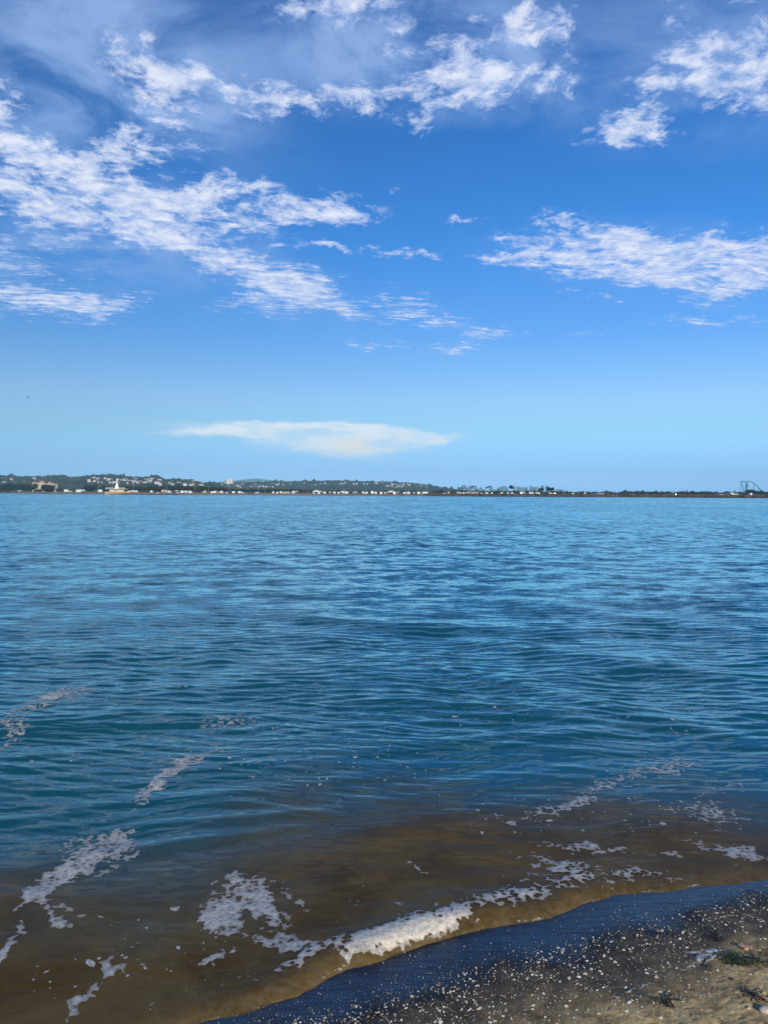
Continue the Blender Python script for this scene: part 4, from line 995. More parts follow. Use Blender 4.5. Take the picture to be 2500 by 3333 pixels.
for i, (a, b_, top, kind) in enumerate(DT):
    Y = 6600 + (i * 37) % 400; W = pxw(a, b_, Y) / 2; c_ = (a + b_) / 2; H_ = at(c_, top, Y).z - 2
    t = empty('high_rise', base(c_, Y, 2)); mb = MB()
    if kind == 2: mb.box(-W, W, 0, 30, 0, H_ * .72); mb.box(-W * .85, W * .85, 2, 28, H_ * .72, H_ * .9, 0, W * .2, 3); mb.box(-W * .6, W * .6, 5, 25, H_ * .9, H_, 0, W * .45, 8)
    elif kind == 1: mb.box(-W, W, 0, 30, 0, H_ * .9); mb.box(-W * .9, W * .9, 1, 29, H_ * .9, H_, 0, W * .35, 4)
    else: mb.box(-W, W, 0, 30, 0, H_ - 4); mb.box(-W * .6, W * .6, 6, 24, H_ - 4, H_)
    obj('wall', mb.mesh('wall', [sky_m[i % 2]]), t)
    for k in range(6):
        mb = MB(); zk = H_ * .7 * (k + .5) / 6; mb.box(-W * .9, W * .9, -.3, .2, zk, zk + H_ * .05); obj('window_band', mb.mesh('window_band', [glassm]), t)
    lbl = ('stepped pointed skyscraper in the middle of the right-hand downtown cluster' if kind == 2 else 'blue downtown high-rise with a tapered top' if kind == 1 else
           'hazy blue high-rise in the left downtown cluster around the palms' if a < 1615 else 'hazy blue high-rise in the broad downtown block left of the lone tree' if a < 1660 else 'low wide hazy block with a thin crane on it, right of the umbrella-shaped tree' if a == 1811 else 'hazy blue high-rise between the lone tree and the umbrella-shaped tree')
    tag(t, lbl, 'high-rise', 'downtown towers')
# cranes
def crane(px0, py0, px1, py1, Y, label, r=.9):
    t = empty('crane', base(px0, Y, 2)); a_ = at(px0, py0, Y) - t.location; b2 = at(px1, py1, Y) - t.location; mb = MB()
    mb.tube((a_.x, 0, a_.z), (b2.x, 0, b2.z), r, r * .5, 4); obj('boom', mb.mesh('boom', [sky_m[1]]), t)
    mb = MB(); mb.box(a_.x - 3, a_.x + 3, -2, 2, 0, max(4, a_.z)); obj('cab', mb.mesh('cab', [sky_m[1]]), t); return tag(t, label, 'crane')
crane(1535, 1600, 1529.5, 1560, 1900, 'tall leaning crane boom rising beside the palms', .55)
crane(1820, 1592, 1822, 1583, 6500, 'thin crane on the low wide hazy block', .9)

# ------------------------------------------------------------------ the white cone monument on its flat pavilion
Y = shoreY(377) + 14; mz = at(377, 1606, Y).z; mon = empty('monument', Vector((base(377, Y).x, Y, mz))); u = lambda px: (px - 377) * Y / F; zz = lambda py: at(377, py, Y).z - mz
wh = mat('monument_white', (.86, .84, .80), .6, .05, .5); slabm = mat('pavilion_cream', (.72, .66, .50), .7, .1, .5); terr = mat('terrace_tan', (.46, .33, .20), .8, .2, .5)
mb = MB(); h0, h1 = zz(1590.4), zz(1570.5); mb.box(u(370.5), u(383), 2, 2 + u(383) - u(370.5), h0, h1, 0, (u(383) - u(370.5)) / 2 - u(378.6) / 1.0, (u(383) - u(370.5)) / 2 - u(378.6) / 1.0)
obj('cone', mb.mesh('cone', [wh]), mon)
mb = MB(); cxm, cym = (u(370.5) + u(383)) / 2, 2 + (u(383) - u(370.5)) / 2; mb.tube((cxm, cym, h1 - .3), (cxm, cym, zz(1559.5)), .72, .66, 12); mb.tube((cxm, cym, zz(1559.5)), (cxm, cym, zz(1557)), .5, .12, 10); obj('spire', mb.mesh('spire', [wh], True), mon)
mb = MB(); mb.box(u(344), u(409), -1.5, 9, zz(1592), zz(1590.4)); obj('roof_slab', mb.mesh('roof_slab', [slabm]), mon)
mb = MB(); mb.box(u(355), u(401), 1, 8, zz(1600.3), zz(1592)); obj('wall', mb.mesh('wall', [slabm]), mon)
mb = MB(); mb.box(u(376.5), u(378), .7, 1, zz(1600), zz(1592.2)); obj('door', mb.mesh('door', [mat('door_brown', (.2, .15, .1))]), mon)
mb = MB(); mb.box(u(343), u(425), -2, 10, -1.5, zz(1600.3)); obj('terrace', mb.mesh('terrace', [terr]), mon)
for px in (346, 352, 356, 361.7, 367, 386.5, 391.7, 397, 401.5, 406.5):
    mb = MB(); mb.tube((u(px), 0, zz(1590.4)), (u(px), 0, zz(1588.6)), .06, .06, 5); l_ = obj('lamp', mb.mesh('lamp', [wh]), mon)
    mb = MB(); mb.box(u(px) - .42, u(px) + .42, -.3, .3, zz(1588.6), zz(1587)); obj('lamp_head', mb.mesh('lamp_head', [wh]), l_)
tag(mon, 'white cone-shaped tower rising from a flat-roofed cream pavilion on a tan terrace', 'monument')

# ------------------------------------------------------------------ roller coaster
Y = 2200; rc = empty('roller_coaster', base(2430, Y)); teal = mat('coaster_teal', (.03, .26, .23), .5, .2, .5); pale = mat('coaster_pale', (.55, .68, .70), .5, .1, .5)
cp = lambda px, py, dy=0: (lambda v_: Vector((v_.x - rc.location.x, dy, v_.z - rc.location.z)))(at(px, py, Y))
def chain(pts_, r, name, m_):
    mb = MB(); P_ = [cp(*p) for p in pts_]
    C_ = []
    for i in range(len(P_) - 1):
        p0 = P_[max(0, i - 1)]; p1 = P_[i]; p2 = P_[i + 1]; p3 = P_[min(len(P_) - 1, i + 2)]
        for k in range(5):
            t_ = k / 5; C_.append(.5 * ((2 * p1) + (p2 - p0) * t_ + (2 * p0 - 5 * p1 + 4 * p2 - p3) * t_ * t_ + (3 * p1 - p0 - 3 * p2 + p3) * t_ ** 3))
    C_.append(P_[-1])
    for a_, b2 in zip(C_[:-1], C_[1:]): mb.tube(a_, b2, r, r, 5)
    return obj(name, mb.mesh(name, [m_]), rc)
chain([(2410, 1567.3), (2417, 1567.8), (2427, 1568), (2434, 1567), (2441, 1566.6), (2447, 1568), (2454, 1573), (2465, 1583), (2475, 1592), (2481, 1597)], 1.25, 'track', teal)
chain([(2392, 1597), (2394, 1592), (2397, 1588.5), (2402, 1586), (2410, 1587)], .7, 'track', pale)
chain([(2457, 1590, 12), (2462, 1585, 12), (2468, 1581.3, 12), (2474, 1580.3, 12), (2482, 1582.5, 12), (2488, 1588, 12), (2490.5, 1595, 12)], .7, 'track', pale)
chain([(2413, 1604, -8), (2414.5, 1599, -8), (2418, 1597, -8), (2422, 1600, -8), (2421, 1605, -8)], .45, 'track', pale)
for (a_, b2) in (((2413, 1568), (2411, 1604)), ((2413.3, 1568), (2423, 1603)), ((2427, 1568.5), (2426, 1605)), ((2427.6, 1568.5), (2428.8, 1605)), ((2434, 1569), (2422, 1604)), ((2433.5, 1570), (2428.5, 1605)), ((2434.5, 1571), (2436, 1604)), ((2454, 1573), (2454.5, 1604)), ((2392.3, 1594), (2390, 1605)), ((2393, 1595), (2393.5, 1605)), ((2468, 1586), (2469, 1604))):
    mb = MB(); mb.tube(cp(*a_), cp(*b2), .85, .9, 6); obj('support', mb.mesh('support', [teal]), rc)
tag(rc, 'teal green roller coaster with splayed supports and a long sloping track at the right', 'roller coaster')
# stadium-like white building and low white sheds on the right
def shed(x0, x1, top, bot, Y, label, wi=0, ri=2, name='long_building', cat='building'):
    Y = Y if Y > 1000 else shoreY((x0 + x1) / 2) + 50
    t = empty(name, base((x0 + x1) / 2, Y, max(2.0, min(3.0, at((x0 + x1) / 2, bot, Y).z)))); W = pxw(x0, x1, Y) / 2; hh = (bot - top) * Y / F
    mb = MB(); mb.box(-W, W, 0, 10, -1, hh * .82); obj('wall', mb.mesh('wall', [wallm[wi]]), t)
    mb = MB(); mb.box(-W - .4, W + .4, -.5, 10.5, hh * .82, hh, 0, 0, 1); obj('roof', mb.mesh('roof', [roofm[ri]]), t)
    windows_on(t, -W + .5, W - .5, hh * .15, hh * .75, 0, max(2, int((x1 - x0) / 6)), 1, .35, .5)
    return tag(t, label, cat)
shed(2060, 2135, 1597.5, 1601.5, 2400, 'very long low cream building behind the palms left of the coaster', 1)
shed(1524, 1558, 1601, 1608.5, 760, 'long brown shed with a pale roof on the embankment below the palms', 3, 2)
shed(1943, 1965, 1607, 1612.5, 640, 'white long cabin standing alone on the right embankment')
shed(2340, 2365, 1607.8, 1611.5, 640, 'low white building left of the roller coaster')
shed(2388, 2402, 1606, 1611.5, 640, 'small white shed with a flat roof under the roller coaster')
shed(2095, 2115, 1609.2, 1611, 660, 'tiny low white structure on the embankment in front of the palms')
shed(1927, 1939, 1610, 1612, 650, 'low flat white platform just left of the white long cabin')
shed(1902, 1910, 1600, 1606, 1200, 'small white block among the trees right of the umbrella-shaped tree')

# ------------------------------------------------------------------ vehicles, marquees and tents along the far beach
vw = mat('body_white', (.84, .84, .82), .4, .06, 1); vg = mat('body_grey', (.42, .43, .44), .4, .1, 1); vd = mat('body_dark', (.035, .037, .042), .35, .2, 1); vt = mat('body_tan', (.62, .52, .38), .5, .1, 1); vr = mat('body_red', (.36, .12, .08), .4, .1, 1)
tyre = mat('tyre', (.02, .02, .02), .8, .2, 2); canvas = mat('canvas_white', (.82, .81, .78), .8, .06, 1); canvasd = mat('canvas_dark', (.025, .028, .035), .8, .2, 1); steel = mat('steel_pole', (.45, .46, .48), .4, .1, 1)
def wheels(t, xs, w=2.2):
    for x in xs:
        for sy in (-1, 1):
            mb = MB(); mb.tube((x, sy * w / 2 - .12, .36), (x, sy * w / 2 + .12, .36), .36, .36, 10); obj('wheel', mb.mesh('wheel', [tyre]), t)
def rv(bm_):                                  # motorhome, 7 m: box body, cab, overhang
    t = empty('motorhome'); mb = MB(); mb.box(-3.5, 1.9, -1.15, 1.15, .55, 3.05, 0, .05, .05); mb.box(1.9, 3.0, -1.1, 1.1, 2.0, 2.95, 0, .1, .05); obj('body', mb.mesh('body', [bm_]), t)
    mb = MB(); mb.box(1.9, 3.6, -1.0, 1.0, .5, 1.5, 0, .03, .03); mb.box(1.9, 3.0, -.95, .95, 1.5, 2.0, 0, .1, .05); obj('cab', mb.mesh('cab', [bm_]), t)
    for x in (-2.7, -1.2, .4):
        mb = MB(); mb.box(x, x + .9, -1.19, -1.1, 1.6, 2.3); obj('window', mb.mesh('window', [glassm]), t)
    mb = MB(); mb.box(3.02, 3.07, -.85, .85, 1.52, 1.95); obj('windscreen', mb.mesh('windscreen', [glassm]), t)
    mb = MB(); mb.box(-3.3, 1.0, -2.6, -1.17, 2.5, 2.58); obj('awning', mb.mesh('awning', [vg]), t)
    wheels(t, (-2.2, 2.8)); return t
def trailer(bm_):
    t = empty('travel_trailer'); mb = MB(); mb.box(-3.2, 3.2, -1.15, 1.15, .55, 2.95, 0, .25, .08); obj('body', mb.mesh('body', [bm_]), t)
    for x in (-2.5, -.4, 1.6):
        mb = MB(); mb.box(x, x + 1.0, -1.19, -1.08, 1.5, 2.2); obj('window', mb.mesh('window', [glassm]), t)
    mb = MB(); mb.box(.75, 1.35, -1.19, -1.08, .7, 2.3); obj('door', mb.mesh('door', [vg]), t)
    mb = MB(); mb.tube((3.2, 0, .6), (4.1, 0, .55), .06, .05, 5); obj('hitch', mb.mesh('hitch', [steel]), t)
    wheels(t, (-.5, .35)); return t
def suv(bm_):
    t = empty('parked_car'); mb = MB(); mb.box(-2.2, 2.2, -.92, .92, .4, 1.05, 0, .08, .04); obj('body', mb.mesh('body', [bm_]), t)
    mb = MB(); mb.box(-2.0, 1.0, -.85, .85, 1.05, 1.72, 0, .35, .1); obj('cabin', mb.mesh('cabin', [glassm]), t)
    mb = MB(); mb.box(-1.6, .6, -.75, .75, 1.72, 1.77); obj('roof', mb.mesh('roof', [bm_]), t); wheels(t, (-1.4, 1.4), 1.75); return t
def van(bm_):
    t = empty('van'); mb = MB(); mb.box(-2.6, 1.7, -1, 1, .4, 2.5, 0, .08, .08); mb.box(1.7, 2.7, -.98, .98, .4, 1.35, 0, .1, .04); obj('body', mb.mesh('body', [bm_]), t)
    mb = MB(); mb.box(.2, 1.4, -1.03, -.97, 1.4, 2.1); obj('window', mb.mesh('window', [glassm]), t); wheels(t, (-1.7, 1.8), 1.9); return t
def canopy(cm, L=6, side=False):
    t = empty('marquee' if L > 7 else 'canopy_tent'); mb = MB(); w, h = L / 2, 2.6
    n = [(-w, -w * .8, h), (w, -w * .8, h), (w, w * .8, h), (-w, w * .8, h), (-w * .25, 0, h + L * .17), (w * .25, 0, h + L * .17), (-w, -w * .8, h - .3), (w, -w * .8, h - .3), (w, w * .8, h - .3), (-w, w * .8, h - .3)]
    mb.v = n; mb.f = [(0, 1, 5, 4), (1, 2, 5), (2, 3, 4, 5), (3, 0, 4), (6, 7, 1, 0), (7, 8, 2, 1), (8, 9, 3, 2), (9, 6, 0, 3), (9, 8, 7, 6)]; mb.mi = [0] * 9
    obj('canopy', mb.mesh('canopy', [cm]), t)
    for x in (-w + .1, w - .1):
        for y in (-w * .8 + .1, w * .8 - .1):
            mb = MB(); mb.tube((x, y, 0), (x, y, h - .2), .05, .05, 5); obj('pole', mb.mesh('pole', [steel]), t)
    if side: mb = MB(); mb.box(w * .4, w * .95, -w * .78, -w * .7, 0, h - .3); obj('side_wall', mb.mesh('side_wall', [cm]), t)
    return t
VK = {'rv': (lambda: rv(vw), 7.0, 3.1, 'motorhome'), 'rvg': (lambda: rv(vg), 7.0, 3.1, 'motorhome'), 'rvt': (lambda: rv(vt), 7, 3.1, 'motorhome'), 'tr': (lambda: trailer(vw), 6.4, 3.0, 'trailer'), 'trt': (lambda: trailer(vt), 6.4, 3.0, 'trailer'), 'van': (lambda: van(vw), 5.3, 2.5, 'van'),
      'suv': (lambda: suv(vw), 4.4, 1.8, 'car'), 'suvd': (lambda: suv(vd), 4.4, 1.8, 'car'), 'vand': (lambda: van(vd), 5.3, 2.5, 'van'), 'suvr': (lambda: suv(vr), 4.4, 1.8, 'car'),
      'can': (lambda: canopy(canvas), 6, 3.6, 'canopy'), 'cand': (lambda: canopy(canvasd), 6, 3.6, 'canopy'), 'mar': (lambda: canopy(canvas, 11, True), 11, 4.5, 'marquee')}
NM = {'rv': 'white motorhome', 'rvg': 'grey motorhome', 'rvt': 'tan motorhome', 'tr': 'white travel trailer', 'trt': 'tan travel trailer', 'van': 'white van', 'suv': 'white parked car', 'suvd': 'dark parked car', 'vand': 'dark van', 'suvr': 'red parked car', 'can': 'white canopy tent', 'cand': 'dark canopy tent', 'mar': 'large white peaked marquee'}
VEH = [(0, 8, 1592, 1601, 'suv', 'at the very left edge of the far beach'), (10, 20, 1594, 1600, 'cand', 'between the vehicles at the far left'), (22, 37, 1592, 1601, 'rv', 'left of the low tan tent'), (47, 58, 1594, 1598, 'can', 'low and tan-looking on the left beach'), (59, 71, 1594, 1600, 'rvg', 'right of the low tent on the left beach'),
 (209, 222, 1592, 1601, 'rv', 'with a small car beside it, right of the hotel'), (224, 234, 1596, 1602, 'suv', 'beside the motorhome right of the hotel'), (248, 277, 1593, 1603, 'tr', 'long, with a dark car in front, left of the monument'), (266, 281, 1598, 1603.5, 'suvd', 'in front of the long trailer left of the monument'), (320, 333, 1594, 1603, 'rv', 'just left of the monument terrace'),
 (415, 424, 1595, 1600, 'van', 'beside the long trailer right of the monument'), (424, 449, 1594, 1601, 'tr', 'long, below the tall lamp pole right of the monument'), (450, 463, 1598, 1601.5, 'suvd', 'right of the long trailer near the monument'), (490, 499, 1597, 1603.5, 'van', 'alone on the sand right of the monument'), (510, 517, 1600, 1604, 'suv', 'near the rocky point'),
 (529, 541, 1594, 1604, 'rvt', 'left end of the group above the rocky point'), (541, 549, 1595, 1603, 'trt', 'behind the tan motorhome above the rocky point'), (549, 557, 1597, 1605, 'rv', 'second of the group above the rocky point'), (560, 568, 1599, 1605, 'suvd', 'in the middle of the group above the rocky point'), (570, 581, 1594, 1600, 'can', 'over the cars above the rocky point'), (575, 582, 1600, 1605, 'suv', 'under the canopy above the rocky point'),
 (592, 601, 1596, 1605, 'tr', 'with a red car before it, in front of the dark grove'), (593, 600, 1601, 1605.5, 'suvr', 'in front of a white trailer by the dark grove'), (601, 611, 1597, 1604, 'tr', 'between the red car and the white van'), (614, 626, 1597, 1605, 'van', 'alone and bright in front of the dark grove'), (642, 656, 1597, 1606, 'cand', 'alone on the sand in front of the dark grove'),
 (663, 671, 1597, 1606, 'rvt', 'alone right of the dark canopy tent'), (686, 700, 1599, 1605, 'tr', 'left end of the group below the white tower block'), (699, 708, 1598, 1606, 'rv', 'second of the group below the tower block'), (711, 718, 1600, 1606, 'suv', 'in the group below the tower block'), (716, 728, 1598, 1606, 'rv', 'right end of the group below the tower block'),
 (733, 745, 1597, 1603, 'cand', 'right of the group below the tower block'), (734, 743, 1602, 1608, 'suv', 'under the dark canopy below the tower block'), (747, 756, 1599, 1608, 'vand', 'right of the dark canopy below the tower block'), (757, 767, 1599, 1606, 'tr', 'behind the people right of the tower block'), (768, 777, 1600, 1608, 'vand', 'second dark one right of the tower block'), (777, 787, 1599, 1606, 'tr', 'right of the two dark vans'), (785, 794, 1601, 1607, 'suv', 'at the right end of the crowd below the slope houses'),
 (800, 805, 1602, 1606, 'suvr', 'left of the white boat-like pickup'), (808, 816, 1601, 1607, 'suvd', 'between the red car and the next white car'), (829, 845, 1600, 1606, 'suv', 'long and low on the open sand'), (886, 893, 1600, 1607, 'rv', 'alone on the open sand left of the marquee'), (901, 909, 1600, 1606, 'van', 'left of the squarish motorhome'), (911, 918, 1600, 1608, 'rv', 'squarish, with a long trailer right of it'),
 (920, 946, 1601, 1607, 'trt', 'long, in the group left of the first marquee'), (951, 961, 1598, 1607, 'rv', 'right of the long tan trailer'), (961, 970, 1598, 1604, 'can', 'at the right end of the group left of the first marquee'),
 (1017, 1043, 1595, 1607.5, 'mar', 'the left of the two big ones'), (1040, 1051, 1598, 1607, 'can', 'attached to the right of the first marquee'), (1018, 1026, 1602, 1608, 'suv', 'under the first marquee'),
 (1105, 1131, 1599, 1609, 'mar', 'smaller and grey-topped between the two big ones'), (1258, 1289, 1597.5, 1609.5, 'mar', 'the right of the two big ones'),
 (1206, 1219, 1601, 1611, 'tr', 'large, with a peaked awning, left of the second marquee'), (1165, 1183, 1600.5, 1609, 'cand', 'between the small grey-topped marquee and the second big one')]
row = []
x = 1054; kinds = ['tr', 'vand', 'rvg', 'suvd', 'rv', 'cand', 'van', 'vand', 'rvt', 'cand', 'tr', 'suvd', 'vand', 'rvg', 'can', 'cand', 'suvd', 'tr', 'rvt']
rnd = random.Random(9)
while x < 1368:
    wdt = rnd.uniform(6.5, 10.5); k = kinds[len(row) % len(kinds)]
    if not (1255 < x < 1287 or 1203 < x < 1214):
        seg = 'in the packed row between the left marquee and the small one' if x < 1105 else 'in the packed row between the small marquee and the right one' if x < 1258 else 'in the packed row right of the right marquee'
        VEH.append((x, x + wdt, 1601.3 + (x - 1054) * .0035 + rnd.uniform(-.6, .8), 1608.6 + (x - 1054) * .006, k, seg))
    row.append(k); x += wdt * rnd.uniform(.72, .95)
for (a, b_, t_, bt, k, lb) in [(1372, 1393, 1600, 1606, 'tr', 'long, at the left end of the embankment'), (1396, 1404, 1602, 1607, 'vand', 'on the embankment, right of the long trailer'), (1406, 1416, 1600.5, 1606.5, 'cand', 'first on the embankment crowd'), (1418, 1428, 1602, 1607, 'suvd', 'in the embankment crowd'), (1430, 1441, 1601, 1607, 'cand', 'second on the embankment crowd'), (1444, 1451, 1602, 1607, 'suv', 'in the embankment crowd'), (1455, 1462, 1601, 1607, 'trt', 'in the embankment crowd'), (1465, 1475, 1602, 1608, 'vand', 'in the embankment crowd'), (1484, 1492, 1603, 1608, 'rvg', 'left of three pale trailers on the embankment'),
   (1495, 1501, 1603, 1609, 'tr', 'the left of three on the embankment below the palm pair'), (1503, 1512, 1604, 1609, 'tr', 'the wider of three on the embankment below the palm pair'), (1518, 1524, 1604, 1609, 'rv', 'just left of the brown shed'), (1563, 1571, 1605, 1609.5, 'van', 'just right of the brown shed'), (1579, 1589, 1604.5, 1609.5, 'tr', 'below the spaced palm pair'), (1597, 1604, 1603.5, 1610, 'tr', 'right of the spaced palm pair'),
   (1627, 1638, 1605, 1610.5, 'rv', 'left of the lone tree, wider'), (1649, 1657, 1604, 1610, 'rv', 'directly left of the lone tree trunk'), (1663, 1669, 1603.5, 1609.5, 'tr', 'at the foot of the lone tree'), (1671, 1680, 1604.5, 1609.5, 'suv', 'right of the lone tree foot'), (1682, 1690, 1604, 1609, 'vand', 'right of the lone tree'), (1690, 1699, 1603.5, 1609, 'tr', 'second right of the lone tree'), (1699, 1708, 1604, 1609, 'rvt', 'third right of the lone tree'), (1712, 1720, 1604, 1609, 'vand', 'between the tan and the next white ones'), (1721, 1728, 1603.5, 1609, 'rv', 'left of a narrow trailer towards the ragged tree'), (1729, 1734, 1603.5, 1609, 'tr', 'narrow, towards the ragged tree'),
   (1743, 1749, 1604.5, 1609.5, 'tr', 'left of the ragged tree, first'), (1750, 1755, 1605, 1610, 'tr', 'left of the ragged tree, second'), (1785, 1793, 1605.5, 1610.5, 'rv', 'below the umbrella-shaped tree, left'), (1796, 1807, 1605.5, 1610, 'tr', 'below the umbrella-shaped tree, right'), (1812, 1824, 1606.5, 1611, 'cand', 'right of the umbrella-shaped tree'), (1835, 1846, 1609.5, 1612, 'suv', 'low, alone right of the umbrella-shaped tree'), (1859, 1867, 1607, 1612, 'van', 'alone on the right embankment'),
   (2196, 2208, 1609.5, 1612.5, 'suv', 'alone on the embankment left of the roller coaster'), (2371, 2382, 1606.5, 1611.5, 'rv', 'between two low white buildings left of the coaster'), (2440, 2445, 1604, 1611.5, 'van', 'small, below the big olive trees by the coaster')]:
    VEH.append((a, b_, t_, bt, k, lb))
rnd = random.Random(4)
for (a, b_, top, bot, k, lb) in VEH:
    fn, L_, H_, cat = VK[k]; c_ = (a + b_) / 2; Y = shoreY(c_) + 42
    back = 1.0
    wanted = at(c_, bot, Y).z
    z = min(max(wanted, 1.2), 2.9)
    if z < 2.0: Y = shoreY(c_) + 24; z = float(np.interp(24, rowsd, prof))
    else: z = float(np.interp(42, rowsd, prof)) + .03
    if k in ('suvr', 'suvd') or 'under the' in lb or 'in front of' in lb: Y -= 7
    Wd = (b_ - a) * Y / F
    s_h = min(max((bot - top) * Y / F / H_, .7), 1.35)
    o = put('veh' + k, fn, base(c_, Y, z), 1, (math.pi if rnd.random() < .5 and k[0] in 'rtsv' else 0))
    sxx = Wd / L_
    if k[:2] in ('rv', 'tr', 'va') and sxx < .62:          # seen end-on
        o.rotation_euler.z = R(90) * rnd.choice([1, -1]) + rnd.uniform(-.15, .15); f_ = min(max(Wd / 2.4, .8), 1.15); o.scale = (f_, f_, s_h)
    else: o.scale = (min(max(sxx, .6), 2.0), 1 if k != 'mar' else sxx, s_h)
    tag(o, NM[k] + ' ' + lb, cat, None if 'packed row' not in lb and 'embankment crowd' not in lb else NM[k] + 's ' + lb)

# lamp posts
def lamp_post(px, top, bot, Y, label, arm=False):
    t = empty('lamp_post', base(px, Y)); h = at(px, top, Y).z - LZ; mb = MB(); mb.tube((0, 0, -.2), (0, 0, h), .13, .08, 6); obj('pole', mb.mesh('pole', [steel]), t)
    mb = MB(); sx2 = 1.6 if arm else .35
    mb.box(-.3 if arm else -.35, sx2, -.2, .2, h - .15, h + .15); obj('lamp_head', mb.mesh('lamp_head', [vw]), t); return tag(t, label, 'lamp post')
lamp_post(434, 1566, 1594, 900, 'tall pale lamp post right of the monument')
lamp_post(543, 1585, 1596, 900, 'short lamp post above the group by the rocky point')
lamp_post(634.5, 1582, 1598, 900, 'thin lamp post between the white van and the dark canopy')
lamp_post(678.5, 1583, 1598, 900, 'thin lamp post left of the group below the tower block')
lamp_post(746, 1582, 1600, 900, 'lamp post with a side arm below the white tower block', True)
lamp_post(842, 1588, 1602, 900, 'left of two slim posts rising above the open sand')
lamp_post(864, 1588, 1602, 900, 'right of two slim posts rising above the open sand')
# small figures on the rocky point and sand, too far for more than an outline
skin = mat('skin', (.42, .27, .2), .6, .1, 5); cl_ = [mat('cloth_light', (.7, .68, .64), .8, .1, 5), mat('cloth_dark', (.06, .07, .1), .8, .1, 5), mat('cloth_red', (.4, .1, .08), .8, .1, 5)]
def person(px, Y, z, ci_, label):
    q = random.Random(int(px)); mb = MB(); s2 = q.uniform(.95, 1.05)
    for sx3 in (-1, 1):
        mb.tube((sx3 * .14, .03 * sx3, 0), (sx3 * .09, 0, .85), .055, .09, 6, 1); mb.tube((sx3 * .2, 0, 1.38), (sx3 * .28, -.05, .82), .055, .035, 6, 0)
    mb.tube((0, 0, .82), (0, 0, 1.42), .16, .2, 8, 2); mb.tube((0, 0, 1.42), (0, 0, 1.53), .06, .055, 6, 0); mb.blob((0, 0, 1.64), .115, q, 2, .03, 0, (.85, .95, 1.15))
    o = obj('person', mb.mesh('person', [skin, cl_[1], cl_[ci_]], True), None, base(px, Y, z), q.uniform(-1, 1), (s2, s2, s2)); return tag(o, label, 'person')
for i, (px, c2, lb) in enumerate([(499, 0, 'person in a light top standing at the left of the rocky point'), (523, 0, 'person in a pale top on the rocky point, second from its left'), (534, 2, 'person in a red top on the middle of the rocky point'), (540, 0, 'person in a light top close beside the red one'), (560, 0, 'person in a light top near the tip of the rocky point'), (548, 1, 'person in dark clothes on the rocky point')]):
    person(px, shoreY(px) + 12, float(np.interp(12, rowsd, prof)), c2, lb)
for i, (px, c2, lb) in enumerate([(655, 0, 'left of two people beside the dark canopy tent'), (660, 2, 'right of two people beside the dark canopy tent, in red'), (763, 1, 'person in dark clothes by the two dark vans'), (775, 1, 'person in dark clothes right of the second dark van'), (987, 0, 'person in a light top on the sand left of the first marquee'), (1000, 0, 'person in a light top closest to the first marquee')]):
    person(px, shoreY(px) + 30, float(np.interp(30, rowsd, prof)), c2, lb)

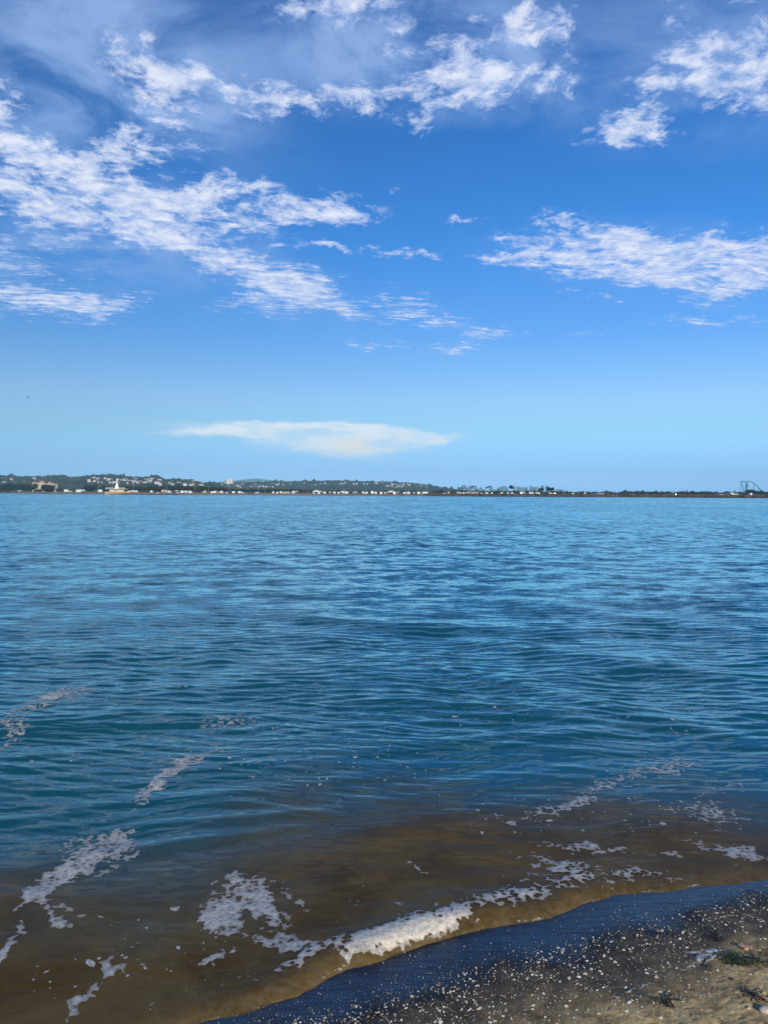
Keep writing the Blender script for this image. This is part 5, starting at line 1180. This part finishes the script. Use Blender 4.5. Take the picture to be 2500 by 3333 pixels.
# bird in the sky on the left
b0 = at(90.5, 1293, 95); bird = empty('bird', b0); mb = MB(); q = random.Random(1)
mb.blob((0, 0, 0), .06, q, 2, .03, 0, (2.4, 1, .75)); mb.blob((.15, 0, .015), .032, q, 2, .02, 0, (1.2, .9, .9)); mb.tube((.18, 0, .01), (.235, 0, 0), .012, .003, 5); mb.quad((-.12, -.02, 0), (-.12, .02, 0), (-.21, .045, 0), (-.21, -.045, 0))
obj('body', mb.mesh('body', [mat('bird_dark', (.03, .03, .04), .7, .2, 5)], True), bird)
for sy in (-1, 1):
    mb = MB()
    for k, (y0, y1, w0, w1, z0_, z1_) in enumerate(((.03, .2, .07, .06, .01, .05), (.2, .4, .06, .02, .05, .01))):
        mb.quad((w0, sy * y0, z0_), (-w0, sy * y0, z0_), (-w1, sy * y1, z1_), (w1 * .6, sy * y1, z1_)); mb.quad((w0, sy * y0, z0_ - .012), (w1 * .6, sy * y1, z1_ - .006), (-w1, sy * y1, z1_ - .006), (-w0, sy * y0, z0_ - .012))
    obj('wing', mb.mesh('wing', [_mats['bird_dark']]), bird)
tag(bird, 'small dark bird flying low in the empty blue sky at the left', 'bird')

# ------------------------------------------------------------------ the air
mb = MB(); mb.box(-12000, 12000, -600, 11000, -4.5, 330)
hz_ = obj('haze', mb.mesh('haze', [])); hz_['kind'] = 'stuff'
m = bpy.data.materials.new('air'); m.use_nodes = True; nt = m.node_tree; nt.nodes.clear()
vo = nt.nodes.new('ShaderNodeVolumePrincipled'); vo.inputs['Color'].default_value = (.38, .76, 1.0, 1); vo.inputs['Density'].default_value = 1.0e-4; vo.inputs['Anisotropy'].default_value = -0.22
nt.links.new(vo.outputs[0], nt.nodes.new('ShaderNodeOutputMaterial').inputs['Volume'])
hz_.data.materials.append(m)

# ------------------------------------------------------------------ say which one, where a short row can be counted
ORD = ['first', 'second', 'third', 'fourth', 'fifth', 'sixth', 'seventh', 'eighth', 'ninth', 'tenth', 'eleventh', 'twelfth']
by = {}
for o in SC.objects:
    if o.parent is None and 'label' in o.keys(): by.setdefault(o['label'], []).append(o)
PARTS = {2: ['left half', 'right half'], 3: ['left third', 'middle third', 'right third'], 4: ['left end', 'left middle', 'right middle', 'right end']}
for lb in list(by):
    L = by[lb]
    if len(L) > 12 and L[0]['category'] in ('tree', 'palm'):
        L.sort(key=lambda o: o.location.x / o.location.y); n = min(4, -(-len(L) // 12))
        for i, o in enumerate(L):
            p = i * n // len(L); j = i - -(-p * len(L) // n)
            o['label'] = '%s %s from the left, %s of the %s' % (ORD[min(j, 11)], o['category'], PARTS[n][p], o['group'])
        del by[lb]
for lb, L in by.items():
    if 1 < len(L) <= 12 and 'shell' not in lb and 'house' not in lb:
        L.sort(key=lambda o: o.location.x / o.location.y)
        for i, o in enumerate(L):
            w_ = lb.split(); o['label'] = ORD[i] + ' from the left: ' + lb if len(w_) <= 12 else ORD[i] + ' ' + lb
